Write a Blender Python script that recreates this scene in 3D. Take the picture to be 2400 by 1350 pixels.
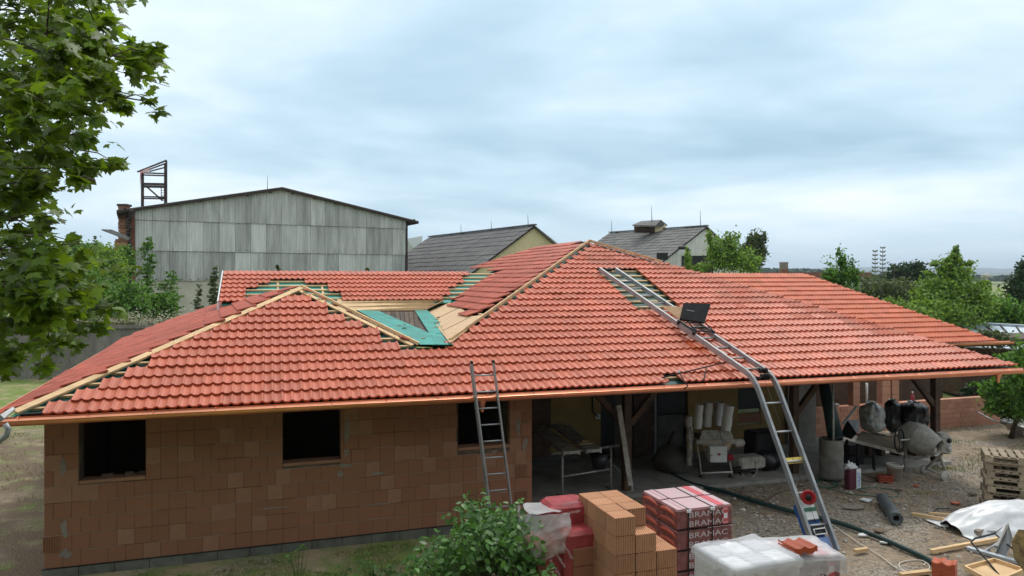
import bpy, bmesh, math, random
from mathutils import Vector, Matrix, noise as mnoise
R = random.Random(7)
for o in list(bpy.data.objects): bpy.data.objects.remove(o)
SC = bpy.context.scene
COL = SC.collection
# ------------------------------------------------------------------ camera, sky, sun, exposure
F, HZ, ZC = 1700.0, 655.0, 4.6
cam = bpy.data.objects.new('camera', bpy.data.cameras.new('camera')); COL.objects.link(cam)
cam.location = (0, 0, ZC); cam.rotation_euler = (math.radians(90), 0, 0)
cam.data.sensor_width = 36; cam.data.lens = 36*F/2400; cam.data.shift_y = -(675-HZ)/2400
cam.data.clip_start = 0.1; cam.data.clip_end = 20000
SC.camera = cam
SUN_EL, SUN_AZ = 58, 20      # azimuth from +Y towards +X
world = bpy.data.worlds.new('World'); SC.world = world; world.use_nodes = True
def build_world():
    nt = world.node_tree; N = nt.nodes; N.clear(); K = nt.links.new
    out = N.new('ShaderNodeOutputWorld'); bg = N.new('ShaderNodeBackground')
    sky = N.new('ShaderNodeTexSky'); sky.sky_type = 'NISHITA'; sky.sun_disc = False
    sky.sun_elevation = math.radians(SUN_EL); sky.sun_rotation = math.radians(SUN_AZ)
    tc = N.new('ShaderNodeTexCoord'); sep = N.new('ShaderNodeSeparateXYZ'); K(tc.outputs['Generated'], sep.inputs[0])
    def M(op, a, b=None, c=None, clamp=False):
        n = N.new('ShaderNodeMath'); n.operation = op; n.use_clamp = clamp
        for i, x in enumerate((a, b, c)):
            if x is None: continue
            if isinstance(x, (int, float)): n.inputs[i].default_value = x
            else: K(x, n.inputs[i])
        return n.outputs[0]
    z = M('ADD', M('MAXIMUM', sep.outputs[2], 0.0), 0.16)
    cx = M('DIVIDE', sep.outputs[0], z); cy = M('DIVIDE', sep.outputs[1], z)
    cmb = N.new('ShaderNodeCombineXYZ'); K(M('MULTIPLY', cx, 0.8), cmb.inputs[0]); K(M('MULTIPLY', cy, 1.0), cmb.inputs[1]); cmb.inputs[2].default_value = 3.7
    def noise(scale, detail, rough, dist, zoff):
        mp = N.new('ShaderNodeMapping'); mp.inputs['Location'].default_value = (zoff, zoff*.37, zoff*.11); K(cmb.outputs[0], mp.inputs[0])
        n = N.new('ShaderNodeTexNoise'); n.inputs['Scale'].default_value = scale; n.inputs['Detail'].default_value = detail
        n.inputs['Roughness'].default_value = rough; n.inputs['Distortion'].default_value = dist; K(mp.outputs[0], n.inputs[0]); return n.outputs[0]
    big = noise(0.75, 5, 0.5, 0.25, 20.2); fine = noise(2.2, 6, 0.5, 0.4, 9.0)
    v = M('ADD', M('MULTIPLY', big, 0.8), M('MULTIPLY', fine, 0.2))
    # overcast layer: brighter overhead, pale along the horizon
    cr = N.new('ShaderNodeValToRGB'); e = cr.color_ramp
    e.elements[0].position = .36; e.elements[0].color = (.31, .46, .565, 1)
    e.elements[1].position = .66; e.elements[1].color = (.82, .865, .895, 1)
    m = e.elements.new(.47); m.color = (.46, .61, .71, 1)
    m = e.elements.new(.55); m.color = (.62, .735, .81, 1)
    el = M('MULTIPLY', M('SUBTRACT', sep.outputs[2], .17), .28)
    K(M('ADD', v, el), cr.inputs[0])
    hz = N.new('ShaderNodeMapRange'); hz.inputs[1].default_value = .0; hz.inputs[2].default_value = .14; hz.inputs[3].default_value = 1; hz.inputs[4].default_value = 0
    K(sep.outputs[2], hz.inputs[0])
    mixh = N.new('ShaderNodeMix'); mixh.data_type = 'RGBA'; K(M('MULTIPLY', hz.outputs[0], .75), mixh.inputs[0])
    K(cr.outputs[0], mixh.inputs[6]); mixh.inputs[7].default_value = (.60, .74, .84, 1)
    sc = N.new('ShaderNodeVectorMath'); sc.operation = 'SCALE'; sc.inputs[3].default_value = 11.6; K(mixh.outputs[2], sc.inputs[0])
    mx = N.new('ShaderNodeMix'); mx.data_type = 'RGBA'; mx.inputs[0].default_value = .94
    K(sky.outputs[0], mx.inputs[6]); K(sc.outputs[0], mx.inputs[7])
    K(mx.outputs[2], bg.inputs[0]); bg.inputs[1].default_value = 0.1
    K(bg.outputs[0], out.inputs[0])
build_world()
sl = bpy.data.lights.new('sun', 'SUN'); sl.energy = 1.5; sl.angle = math.radians(14); sl.color = (1, .96, .9)
sun = bpy.data.objects.new('sun', sl); COL.objects.link(sun)
sun.rotation_euler = (math.radians(90-SUN_EL), 0, math.radians(180-SUN_AZ))
SC.view_settings.view_transform = 'Standard'; SC.view_settings.look = 'None'
SC.view_settings.exposure = 0.33; SC.view_settings.gamma = 1; SC.view_settings.use_curve_mapping = False

# ------------------------------------------------------------------ geometry of the place
YA = math.radians(18.3)
U = Vector((math.cos(YA), math.sin(YA), 0)); V = Vector((-U.y, U.x, 0)); UP = Vector((0, 0, 1))
def P(px, py, Y): return Vector(((px-1200)/F*Y, Y, ZC-(py-HZ)/F*Y))
def G(px, py, z=0.0): return P(px, py, (ZC-z)*F/(py-HZ))
C1 = Vector((-7.234, 10.248, 0))
S = 19.61; ZE = 2.64; TN = .4206
def L(s, t, z=0.0): return C1 + U*s + V*t + UP*z
def loc(p): d = p-C1; return Vector((d.dot(U), d.dot(V), p.z))
def ray(px, py, p0, n):      # where the sight line of a photo point meets a plane of the place
    d = P(px, py, 1)-Vector((0, 0, ZC)); o = Vector((0, 0, ZC))
    return o + d*((p0-o).dot(n)/d.dot(n))
NF = (UP - V*TN).normalized()          # front roof plane
NL = (UP - U*TN).normalized()          # faces falling to the left
NR = (UP + U*TN).normalized()
# ------------------------------------------------------------------ materials
MATS = {}
def mat(name, col, rough=.7, metal=0, var=0., vscale=3., bump=0., bscale=40., rand=0., spec=.4, col2=None, trans=0., coat=0., bdist=.01, alpha=1., stretch=None, cscale=None):
    m = bpy.data.materials.new(name); m.use_nodes = True; nt = m.node_tree; N = nt.nodes; K = nt.links.new
    b = N['Principled BSDF']; b.inputs['Roughness'].default_value = rough; b.inputs['Metallic'].default_value = metal
    b.inputs['Specular IOR Level'].default_value = spec; b.inputs['Coat Weight'].default_value = coat
    tc = N.new('ShaderNodeTexCoord'); src = tc.outputs['Object']
    if stretch:
        mp = N.new('ShaderNodeMapping'); mp.inputs['Scale'].default_value = stretch; K(src, mp.inputs[0]); src = mp.outputs[0]
    c = None
    if col2 is not None or var:
        n = N.new('ShaderNodeTexNoise'); n.inputs['Scale'].default_value = vscale; n.inputs['Detail'].default_value = 6; n.inputs['Roughness'].default_value = .62; K(src, n.inputs[0])
        mr = N.new('ShaderNodeMapRange'); mr.inputs[1].default_value = .35; mr.inputs[2].default_value = .65; K(n.outputs[0], mr.inputs[0])
        mx = N.new('ShaderNodeMix'); mx.data_type = 'RGBA'; K(mr.outputs[0], mx.inputs[0])
        a = col if col2 is not None else tuple(x*(1-var) for x in col)
        bb = col2 if col2 is not None else tuple(min(1, x*(1+var)) for x in col)
        mx.inputs[6].default_value = (*a, 1); mx.inputs[7].default_value = (*bb, 1); c = mx.outputs[2]
    if rand:
        oi = N.new('ShaderNodeObjectInfo'); ge = N.new('ShaderNodeNewGeometry')
        ad = N.new('ShaderNodeMath'); ad.operation = 'ADD'; K(oi.outputs['Random'], ad.inputs[0]); K(ge.outputs['Random Per Island'], ad.inputs[1])
        fr = N.new('ShaderNodeMath'); fr.operation = 'FRACT'; K(ad.outputs[0], fr.inputs[0])
        mr = N.new('ShaderNodeMapRange'); mr.inputs[3].default_value = 1-rand; mr.inputs[4].default_value = 1+rand; K(fr.outputs[0], mr.inputs[0])
        sc = N.new('ShaderNodeVectorMath'); sc.operation = 'SCALE'
        if c is None: sc.inputs[0].default_value = col
        else: K(c, sc.inputs[0])
        K(mr.outputs[0], sc.inputs[3]); c = sc.outputs[0]
    if c is None: b.inputs['Base Color'].default_value = (*col, 1)
    else: K(c, b.inputs['Base Color'])
    if bump:
        n = N.new('ShaderNodeTexNoise'); n.inputs['Scale'].default_value = bscale; n.inputs['Detail'].default_value = 5; K(src, n.inputs[0])
        bp = N.new('ShaderNodeBump'); bp.inputs['Strength'].default_value = bump; bp.inputs['Distance'].default_value = bdist; K(n.outputs[0], bp.inputs['Height']); K(bp.outputs[0], b.inputs['Normal'])
    if trans:
        tr = N.new('ShaderNodeBsdfTranslucent'); ms = N.new('ShaderNodeMixShader'); ms.inputs[0].default_value = trans
        if c is None: tr.inputs[0].default_value = (*[min(1, x*1.5) for x in col], 1)
        else:
            s2 = N.new('ShaderNodeVectorMath'); s2.operation = 'MULTIPLY'; s2.inputs[1].default_value = (1.7, 1.6, .8); K(c, s2.inputs[0]); K(s2.outputs[0], tr.inputs[0])
        K(b.outputs[0], ms.inputs[1]); K(tr.outputs[0], ms.inputs[2]); K(ms.outputs[0], N['Material Output'].inputs[0])
    if alpha < 1: b.inputs['Alpha'].default_value = alpha
    MATS[name] = m; return m
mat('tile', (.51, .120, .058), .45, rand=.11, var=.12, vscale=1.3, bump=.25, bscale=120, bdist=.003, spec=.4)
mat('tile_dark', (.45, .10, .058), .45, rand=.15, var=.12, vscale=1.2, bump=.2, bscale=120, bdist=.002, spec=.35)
mat('tile_orange', (.47, .085, .022), .32, rand=.25, var=.12, spec=.5)
mat('tile_bright', (.55, .138, .065), .5, rand=.10, var=.1, spec=.22)
mat('tile_dusty', (.50, .20, .14), .65, rand=.13, col2=(.47, .125, .075), vscale=1.5, spec=.2)
mat('copper', (.86, .36, .22), .36, 1, var=.1, vscale=2.2, bump=.12, bscale=8, bdist=.01)
mat('pine', (.68, .46, .25), .7, rand=.14, var=.16, vscale=3, bump=.3, bscale=30, stretch=(1, 1, 6), spec=.25)
mat('osb', (.64, .44, .27), .8, rand=.06, col2=(.54, .35, .20), vscale=9, bump=.2, bscale=60)
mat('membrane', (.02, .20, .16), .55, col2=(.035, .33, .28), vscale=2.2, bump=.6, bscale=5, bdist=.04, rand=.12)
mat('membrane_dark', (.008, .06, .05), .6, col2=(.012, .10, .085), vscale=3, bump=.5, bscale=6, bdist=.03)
mat('old_board', (.085, .062, .045), .9, rand=.35, var=.3, vscale=6, bump=.3, bscale=30)
mat('dark_wood', (.085, .045, .025), .7, var=.3, vscale=5, rand=.2, bump=.3)
mat('block_warm', (.50, .25, .17), .88, rand=.12, var=.12, vscale=2, bump=.3, bscale=50, spec=.2)
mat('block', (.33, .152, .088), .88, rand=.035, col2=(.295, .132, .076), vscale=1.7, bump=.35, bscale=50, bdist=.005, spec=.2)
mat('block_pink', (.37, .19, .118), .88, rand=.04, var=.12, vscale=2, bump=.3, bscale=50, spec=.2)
mat('mortar', (.30, .25, .20), .95, var=.25, vscale=6, bump=.4)
mat('mortar_dark', (.13, .085, .06), .95, var=.35, vscale=2.5)
mat('foundation', (.15, .145, .125), .95, var=.25, vscale=4, bump=.5, rand=.12)
mat('render_patch', (.26, .22, .18), .95, var=.2, vscale=8, bump=.6)
mat('yellow_wall', (.33, .22, .075), .9, var=.12, vscale=2, bump=.2)
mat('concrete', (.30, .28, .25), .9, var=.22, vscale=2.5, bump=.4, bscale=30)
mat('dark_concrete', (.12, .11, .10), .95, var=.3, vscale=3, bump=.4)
mat('aluminium', (.40, .41, .42), .55, .7, var=.14, vscale=4, bump=.1)
mat('alu_dull', (.33, .335, .34), .6, .5, var=.2, vscale=5)  # duller, darker grey of the same metal
mat('steel_dirty', (.46, .45, .42), .6, .5, var=.35, vscale=12, bump=.3)
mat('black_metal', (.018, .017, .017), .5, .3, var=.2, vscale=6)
mat('black_plastic', (.013, .013, .015), .32, bump=.8, bscale=7, bdist=.03, spec=.6)
mat('blue_paint', (.02, .09, .30), .4, var=.2, vscale=5)
mat('blue_pale', (.22, .32, .62), .45, var=.1)
mat('white_paint', (.72, .72, .70), .5, var=.1, vscale=5)
mat('white_dirty', (.62, .58, .52), .75, col2=(.30, .26, .22), vscale=7, bump=.3)
mat('red_paint', (.36, .02, .025), .45, var=.15)
mat('yellow_paint', (.75, .55, .12), .5)
mat('film_white', (.70, .70, .71), .38, var=.12, vscale=4, bump=.25, bscale=22, bdist=.01, spec=.6)
mat('film_clear', (.74, .73, .73), .3, bump=.7, bscale=11, bdist=.03, spec=.6, alpha=.5)
mat('film_red', (.34, .05, .055), .38, var=.2, vscale=6, bump=.6, bscale=9, bdist=.02, spec=.5)
mat('film_maroon', (.25, .095, .09), .4, var=.3, vscale=7, bump=.4, bscale=22, bdist=.008, rand=.1, spec=.45)
mat('film_pink', (.58, .44, .46), .35, col2=(.64, .40, .41), vscale=5, bump=.4, bscale=14, bdist=.01, spec=.5)
mat('print_white', (.62, .55, .55), .5)
mat('print_red', (.6, .10, .12), .5)
mat('print_blue', (.02, .22, .55), .5)
mat('paper_white', (.74, .74, .74), .6, var=.08)
mat('paper_maroon', (.10, .02, .035), .6, var=.2)
mat('cement_sack', (.58, .53, .42), .7, col2=(.42, .38, .34), vscale=5)
mat('paper_grey', (.60, .61, .62), .6, col2=(.50, .50, .52), vscale=12, stretch=(1, 6, 1))
mat('film_milky', (.80, .80, .82), .22, bump=.5, bscale=9, bdist=.02, spec=.5, alpha=.4)
mat('hose_dark', (.015, .04, .038), .4, bump=.3)
mat('cable_white', (.60, .55, .48), .55)
mat('cable_green', (.03, .14, .085), .5)
mat('cable_black', (.015, .015, .015), .5)
mat('mixer_grey', (.50, .475, .43), .75, col2=(.33, .30, .26), vscale=6, bump=.35, rand=.05)
mat('bucket', (.55, .51, .46), .6, col2=(.40, .36, .31), vscale=8)
mat('pallet_wood', (.30, .235, .16), .85, rand=.22, var=.2, vscale=5, bump=.4)
mat('pallet_dark', (.15, .10, .065), .85, rand=.2, var=.25)
mat('barrel', (.30, .29, .26), .7, .2, col2=(.19, .165, .14), vscale=5, bump=.2)
mat('bag_clear', (.78, .75, .72), .25, col2=(.36, .42, .42), vscale=7, bump=.8, bscale=12, bdist=.03, spec=.7)
mat('roofing_roll', (.10, .115, .12), .5, col2=(.06, .07, .075), vscale=5, bump=.7, bscale=12, bdist=.02, spec=.5)
mat('corrugated', (.43, .43, .41), .9, rand=.16, var=.24, vscale=.9, bump=.3, bscale=6, stretch=(3.0, 3.0, .35))
mat('corrugated_light', (.66, .66, .63), .9, rand=.1, col2=(.48, .48, .46), vscale=1.0, stretch=(3.5, 3.5, .35))
mat('plaster', (.46, .43, .36), .95, var=.15, vscale=.8, bump=.3, bscale=8)
mat('garden_wall', (.235, .215, .19), .95, col2=(.13, .115, .10), vscale=1.1, bump=.9, bscale=7, bdist=.06, stretch=(1.6, 1.6, .6))
mat('dark_steel', (.045, .03, .026), .8, var=.3, vscale=3)
mat('rust', (.16, .06, .035), .85, var=.3, vscale=4)
mat('slate', (.085, .08, .08), .95, rand=.12, col2=(.19, .18, .17), vscale=9, bump=.9, bscale=10, bdist=.05)
mat('slate_light', (.22, .21, .195), .95, rand=.14, col2=(.11, .106, .10), vscale=8, bump=.4)
mat('cream_wall', (.60, .50, .30), .9, var=.1, vscale=.7, bump=.2)
mat('white_corr', (.62, .61, .56), .85, rand=.08, var=.1, vscale=1)
mat('chimney_brick', (.30, .14, .085), .9, rand=.3, var=.25, vscale=4)
mat('zinc', (.50, .55, .60), .45, .6, var=.12, vscale=1.5)
mat('white_sheet', (.78, .80, .82), .6)
mat('trunk', (.085, .065, .05), .9, var=.3, vscale=6, bump=.6)
mat('leaf_maple', (.115, .19, .016), .5, rand=.5, trans=.45, spec=.45)
mat('leaf_bush', (.075, .175, .03), .45, rand=.4, trans=.3, spec=.5)
mat('leaf_mid', (.095, .20, .030), .6, rand=.55, trans=.3)
mat('leaf_light', (.16, .26, .045), .6, rand=.5, trans=.32)
mat('leaf_olive', (.085, .115, .045), .65, rand=.35, trans=.25)
mat('leaf_dark', (.025, .055, .018), .65, rand=.4, trans=.2)
mat('leaf_far', (.035, .065, .03), .8, rand=.35)
mat('grass', (.13, .19, .05), .7, rand=.4, trans=.3)
mat('dry_grass', (.30, .25, .13), .8, rand=.4)
mat('flower', (.40, .38, .27), .8, rand=.3)
mat('stone', (.34, .30, .26), .9, rand=.5, var=.2)
mat('hill', (.055, .085, .045), .95, col2=(.035, .06, .03), vscale=.02)
mat('field', (.28, .24, .13), .95, col2=(.12, .15, .06), vscale=.006)
def ground_mat():
    m = bpy.data.materials.new('ground'); m.use_nodes = True; nt = m.node_tree; N = nt.nodes; K = nt.links.new; b = N['Principled BSDF']
    b.inputs['Roughness'].default_value = .95; b.inputs['Specular IOR Level'].default_value = .15
    g = N.new('ShaderNodeNewGeometry'); pos = g.outputs['Position']
    def nz(s, d=6, r=.6):
        n = N.new('ShaderNodeTexNoise'); n.inputs['Scale'].default_value = s; n.inputs['Detail'].default_value = d; n.inputs['Roughness'].default_value = r; K(pos, n.inputs[0]); return n.outputs[0]
    def mr(x, a, c, o0=0., o1=1.):
        n = N.new('ShaderNodeMapRange'); n.inputs[1].default_value = a; n.inputs[2].default_value = c; n.inputs[3].default_value = o0; n.inputs[4].default_value = o1; K(x, n.inputs[0]); return n.outputs[0]
    def mix(f, a, c):
        n = N.new('ShaderNodeMix'); n.data_type = 'RGBA'
        K(f, n.inputs[0])
        for i, x in ((6, a), (7, c)):
            if isinstance(x, tuple): n.inputs[i].default_value = (*x, 1)
            else: K(x, n.inputs[i])
        return n.outputs[2]
    def mm(op, a, c):
        n = N.new('ShaderNodeMath'); n.operation = op
        for i, x in enumerate((a, c)):
            if isinstance(x, (float, int)): n.inputs[i].default_value = x
            else: K(x, n.inputs[i])
        return n.outputs[0]
    dirt = mix(mr(nz(.9), .38, .62), (.25, .18, .12), (.36, .28, .195))
    dirt = mix(mr(nz(5, 8, .75), .45, .62), dirt, (.17, .14, .105))
    vo = N.new('ShaderNodeTexVoronoi'); vo.inputs['Scale'].default_value = 26; K(pos, vo.inputs[0])
    sepc = N.new('ShaderNodeSeparateColor'); K(vo.outputs['Color'], sepc.inputs[0])
    grav = mix(sepc.outputs[0], (.12, .10, .08), (.44, .385, .31))
    gm = mr(nz(.55, 4), .44, .58)
    c = mix(mm('MULTIPLY', gm, .85), dirt, grav)
    sp = N.new('ShaderNodeSeparateXYZ'); K(pos, sp.inputs[0])
    gr = mix(mr(nz(7, 6, .7), .35, .65), (.11, .18, .04), (.22, .26, .08))
    gr = mix(mr(nz(1.1, 5), .47, .66), gr, (.36, .28, .175))
    soil = mr(mm('ADD', sp.outputs[0], mm('MULTIPLY', nz(.9, 4), 1.6)) if False else sp.outputs[0], -6.6, -7.4)
    gr = mix(mm('MULTIPLY', soil, mm('MULTIPLY', mr(sp.outputs[1], 24., 20.), mr(nz(1.6, 5), .36, .5))), gr, (.17, .125, .085))
    # lawn left of the brick stacks, meadow beyond the house
    x = mm('ADD', sp.outputs[0], mm('MULTIPLY', nz(.7, 4), 2.2))
    lm = mr(x, 1.6, .6)
    far = mr(mm('ADD', sp.outputs[1], mm('MULTIPLY', nz(.3, 4), 6)), 25., 29.)
    c = mix(mm('MAXIMUM', mm('MULTIPLY', lm, mr(nz(.8, 4), .30, .50)), far), c, gr)
    K(c, b.inputs['Base Color'])
    bp = N.new('ShaderNodeBump'); bp.inputs['Strength'].default_value = .8; bp.inputs['Distance'].default_value = .03
    K(mm('ADD', mm('MULTIPLY', vo.outputs['Distance'], .8), nz(9, 8, .7)), bp.inputs['Height']); K(bp.outputs[0], b.inputs['Normal'])
    MATS['ground'] = m
ground_mat()
def hollow_mat():        # hollow clay blocks: ribbed sides, shade in the top holes painted as colour
    m = bpy.data.materials.new('hollow_block'); m.use_nodes = True; nt = m.node_tree; N = nt.nodes; K = nt.links.new; b = N['Principled BSDF']
    b.inputs['Roughness'].default_value = .88; b.inputs['Specular IOR Level'].default_value = .2
    tc = N.new('ShaderNodeTexCoord'); oi = N.new('ShaderNodeObjectInfo')
    sp = N.new('ShaderNodeSeparateXYZ'); K(tc.outputs['Object'], sp.inputs[0])
    sn = N.new('ShaderNodeSeparateXYZ'); K(tc.outputs['Normal'], sn.inputs[0])
    def mm(op, a, c=None):
        n = N.new('ShaderNodeMath'); n.operation = op
        for i, x in enumerate((a, c)):
            if x is None: continue
            if isinstance(x, (float, int)): n.inputs[i].default_value = x
            else: K(x, n.inputs[i])
        return n.outputs[0]
    k = 2*math.pi/.030
    hole = mm('MULTIPLY', mm('SINE', mm('MULTIPLY', sp.outputs[0], k)), mm('SINE', mm('MULTIPLY', sp.outputs[1], k*.8)))
    hole = mm('GREATER_THAN', hole, .12)
    top = mm('GREATER_THAN', mm('ABSOLUTE', sn.outputs[2]), .7)
    rib = mm('SINE', mm('MULTIPLY', mm('ADD', sp.outputs[0], sp.outputs[1]), 2*math.pi/.034))
    nz = N.new('ShaderNodeTexNoise'); nz.inputs['Scale'].default_value = 6; nz.inputs['Detail'].default_value = 5; K(tc.outputs['Object'], nz.inputs[0])
    mx = N.new('ShaderNodeMix'); mx.data_type = 'RGBA'; K(nz.outputs[0], mx.inputs[0]); mx.inputs[6].default_value = (.56, .26, .13, 1); mx.inputs[7].default_value = (.66, .36, .21, 1)
    sc = N.new('ShaderNodeVectorMath'); sc.operation = 'SCALE'; K(mx.outputs[2], sc.inputs[0]); K(mm('ADD', mm('MULTIPLY', oi.outputs['Random'], .3), .85), sc.inputs[3])
    m2 = N.new('ShaderNodeMix'); m2.data_type = 'RGBA'; K(mm('MULTIPLY', mm('MULTIPLY', hole, top), .75), m2.inputs[0]); K(sc.outputs[0], m2.inputs[6]); m2.inputs[7].default_value = (.08, .03, .015, 1)
    K(m2.outputs[2], b.inputs['Base Color'])
    bp = N.new('ShaderNodeBump'); bp.inputs['Strength'].default_value = 1; bp.inputs['Distance'].default_value = .012
    K(mm('MULTIPLY', rib, mm('SUBTRACT', 1.0, top)), bp.inputs['Height']); K(bp.outputs[0], b.inputs['Normal'])
    MATS['hollow_block'] = m
hollow_mat()
# ------------------------------------------------------------------ mesh building
ORG = {}
class MB:
    def __init__(s): s.v = []; s.f = []; s.m = []; s.sm = []
    def add(s, vs, fs, mi=0, smooth=False):
        o = len(s.v); s.v += [Vector(x) for x in vs]
        for f in fs: s.f.append([o+i for i in f]); s.m.append(mi); s.sm.append(smooth)
        return s
    def box(s, c, size, ax=(Vector((1, 0, 0)), Vector((0, 1, 0)), Vector((0, 0, 1))), mi=0, bev=0.):
        c = Vector(c); hx, hy, hz = [d/2 for d in size]; x, y, z = ax
        if bev <= 0:
            vs = [c+x*(a*hx)+y*(b*hy)+z*(d*hz) for d in (-1, 1) for b in (-1, 1) for a in (-1, 1)]
            return s.add(vs, [(0, 2, 3, 1), (4, 5, 7, 6), (0, 1, 5, 4), (2, 6, 7, 3), (0, 4, 6, 2), (1, 3, 7, 5)], mi)
        b = bev; vs = []; 
        ring = [(-hx+b, -hy), (hx-b, -hy), (hx, -hy+b), (hx, hy-b), (hx-b, hy), (-hx+b, hy), (-hx, hy-b), (-hx, -hy+b)]
        for zz, k in ((-hz, b), (-hz+b, 0), (hz-b, 0), (hz, b)):
            for (p, q) in ring:
                vs.append(c+x*(p-math.copysign(min(k, abs(p)), p))+y*(q-math.copysign(min(k, abs(q)), q))+z*zz)
        fs = [tuple(range(7, -1, -1)), tuple(range(24, 32))]
        for r in range(3):
            for i in range(8): j = (i+1) % 8; fs.append((r*8+i, r*8+j, r*8+8+j, r*8+8+i))
        return s.add(vs, fs, mi)
    def beam(s, p0, p1, w, h, up=UP, mi=0):
        p0 = Vector(p0); p1 = Vector(p1); d = (p1-p0); l = d.length; d.normalize()
        x = d.cross(up); 
        if x.length < 1e-4: x = d.cross(Vector((1, 0, 0)))
        x.normalize(); z = x.cross(d)
        return s.box((p0+p1)/2, (w, l, h), (x, d, z), mi)
    def tube(s, pts, r, n=8, mi=0, cap=True):
        pts = [Vector(p) for p in pts]; rs = r if isinstance(r, (list, tuple)) else [r]*len(pts); vs = []; fs = []
        px = None
        for i, p in enumerate(pts):
            d = (pts[min(i+1, len(pts)-1)]-pts[max(i-1, 0)]).normalized()
            if px is None: px = d.cross(UP) if abs(d.z) < .95 else d.cross(Vector((1, 0, 0)))
            x = (px - d*px.dot(d)).normalized(); px = x; y = d.cross(x)
            for k in range(n): a = 2*math.pi*k/n; vs.append(p+(x*math.cos(a)+y*math.sin(a))*rs[i])
        for i in range(len(pts)-1):
            for k in range(n): j = (k+1) % n; fs.append((i*n+k, i*n+j, (i+1)*n+j, (i+1)*n+k))
        if cap: fs.append(tuple(range(n-1, -1, -1))); fs.append(tuple(range((len(pts)-1)*n, len(pts)*n)))
        return s.add(vs, fs, mi, True)
    def lathe(s, c, prof, n=20, axis=UP, mi=0, sx=None):
        c = Vector(c); axis = Vector(axis).normalized(); x = axis.cross(Vector((0, 1, 0)) if abs(axis.y) < .9 else Vector((1, 0, 0))).normalized(); y = axis.cross(x)
        vs = [c+axis*h+(x*math.cos(2*math.pi*k/n)+y*math.sin(2*math.pi*k/n))*r for (r, h) in prof for k in range(n)]
        fs = [(i*n+k, i*n+(k+1) % n, (i+1)*n+(k+1) % n, (i+1)*n+k) for i in range(len(prof)-1) for k in range(n)]
        return s.add(vs, fs, mi, True)
    def poly(s, pts, thick=0., nrm=UP, mi=0):
        pts = [Vector(p) for p in pts]; n = len(pts)
        if not thick: return s.add(pts, [tuple(range(n))], mi)
        b = [p-Vector(nrm)*thick for p in pts]
        fs = [tuple(range(n)), tuple(range(2*n-1, n-1, -1))]+[((i+1) % n, i, n+i, n+(i+1) % n) for i in range(n)]
        return s.add(pts+b, fs, mi)
    def blob(s, c, r, n=10, m=14, amp=.12, seed=0, freq=1.5, flat=None, mi=0):
        c = Vector(c); vs = []; fs = []
        for i in range(n+1):
            th = math.pi*i/n
            for k in range(m):
                a = 2*math.pi*k/m; d = Vector((math.sin(th)*math.cos(a), math.sin(th)*math.sin(a), math.cos(th)))
                q = 1+amp*mnoise.noise(d*freq+Vector((seed, seed*2.1, 0)))+amp*.5*mnoise.noise(d*freq*3+Vector((seed, 0, 5)))
                p = Vector((d.x*r[0]*q, d.y*r[1]*q, d.z*r[2]*q))
                if flat is not None: p.z = max(p.z, flat)
                vs.append(c+p)
        for i in range(n):
            for k in range(m): j = (k+1) % m; fs.append((i*m+k, (i+1)*m+k, (i+1)*m+j, i*m+j))
        return s.add(vs, fs, mi, True)
    def mesh(s, name, mats, org=None):
        org = org or Vector(); me = bpy.data.meshes.new(name)
        me.from_pydata([tuple(v-org) for v in s.v], [], s.f)
        for mm_ in (mats if isinstance(mats, (list, tuple)) else [mats]): me.materials.append(MATS[mm_])
        me.polygons.foreach_set('material_index', s.m); me.polygons.foreach_set('use_smooth', s.sm); me.update()
        return me
    def build(s, name, mats, parent=None, **kw):
        org = ORG.get(parent.name, Vector()) if parent else (kw.pop('org', None) or Vector())
        o = bpy.data.objects.new(name, s.mesh(name, mats, org)); COL.objects.link(o)
        if parent: o.parent = parent; ORG[o.name] = org
        else: o.location = org; ORG[o.name] = Vector(org)
        tag(o, **kw); return o
def tag(o, label=None, cat=None, group=None, kind=None):
    if label: o['label'] = label
    if cat: o['category'] = cat
    if group: o['group'] = group
    if kind: o['kind'] = kind
    return o
def thing(name, at, label, cat, group=None):
    o = bpy.data.objects.new(name, None); o.location = at; COL.objects.link(o); ORG[o.name] = Vector(at); o.empty_display_size = .1
    return tag(o, label, cat, group)
def inst(name, me, mtx, parent=None, **kw):
    o = bpy.data.objects.new(name, me); COL.objects.link(o)
    if parent: m = mtx.copy(); m.translation -= ORG[parent.name]; o.parent = parent; o.matrix_local = m; ORG[o.name] = ORG[parent.name]
    else: o.matrix_world = mtx
    return tag(o, **kw)
def frame(o, x, y, z): 
    m = Matrix((x.to_4d(), y.to_4d(), z.to_4d(), o.to_4d())).transposed(); 
    m[3][0] = m[3][1] = m[3][2] = 0; m[3][3] = 1; return m
def copy_thing(o, loc_=None, rot=None, **kw):
    c = o.copy(); COL.objects.link(c)
    if loc_ is not None: c.location = loc_
    if rot is not None: c.rotation_euler = rot
    tag(c, **kw)
    for ch in list(o.children):
        d = ch.copy(); COL.objects.link(d); d.parent = c
        for g in list(ch.children): e = g.copy(); COL.objects.link(e); e.parent = d
    return c
def crease(v, f=1.):
    return (1-abs(mnoise.noise(v*f))*2.2)*.6+(1-abs(mnoise.noise(v*f*2.3+Vector((9, 1, 4))))*2.2)*.3-.45
def text_mesh(txt, size, matn, depth=.002):
    cu = bpy.data.curves.new('t', 'FONT'); cu.body = txt; cu.size = size; cu.extrude = depth; cu.resolution_u = 2
    cu.align_x = 'CENTER'; cu.align_y = 'CENTER'
    ob = bpy.data.objects.new('t', cu); COL.objects.link(ob); dg = bpy.context.evaluated_depsgraph_get()
    me = bpy.data.meshes.new_from_object(ob.evaluated_get(dg)); bpy.data.objects.remove(ob); bpy.data.curves.remove(cu)
    me.materials.clear(); me.materials.append(MATS[matn]); return me
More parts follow.
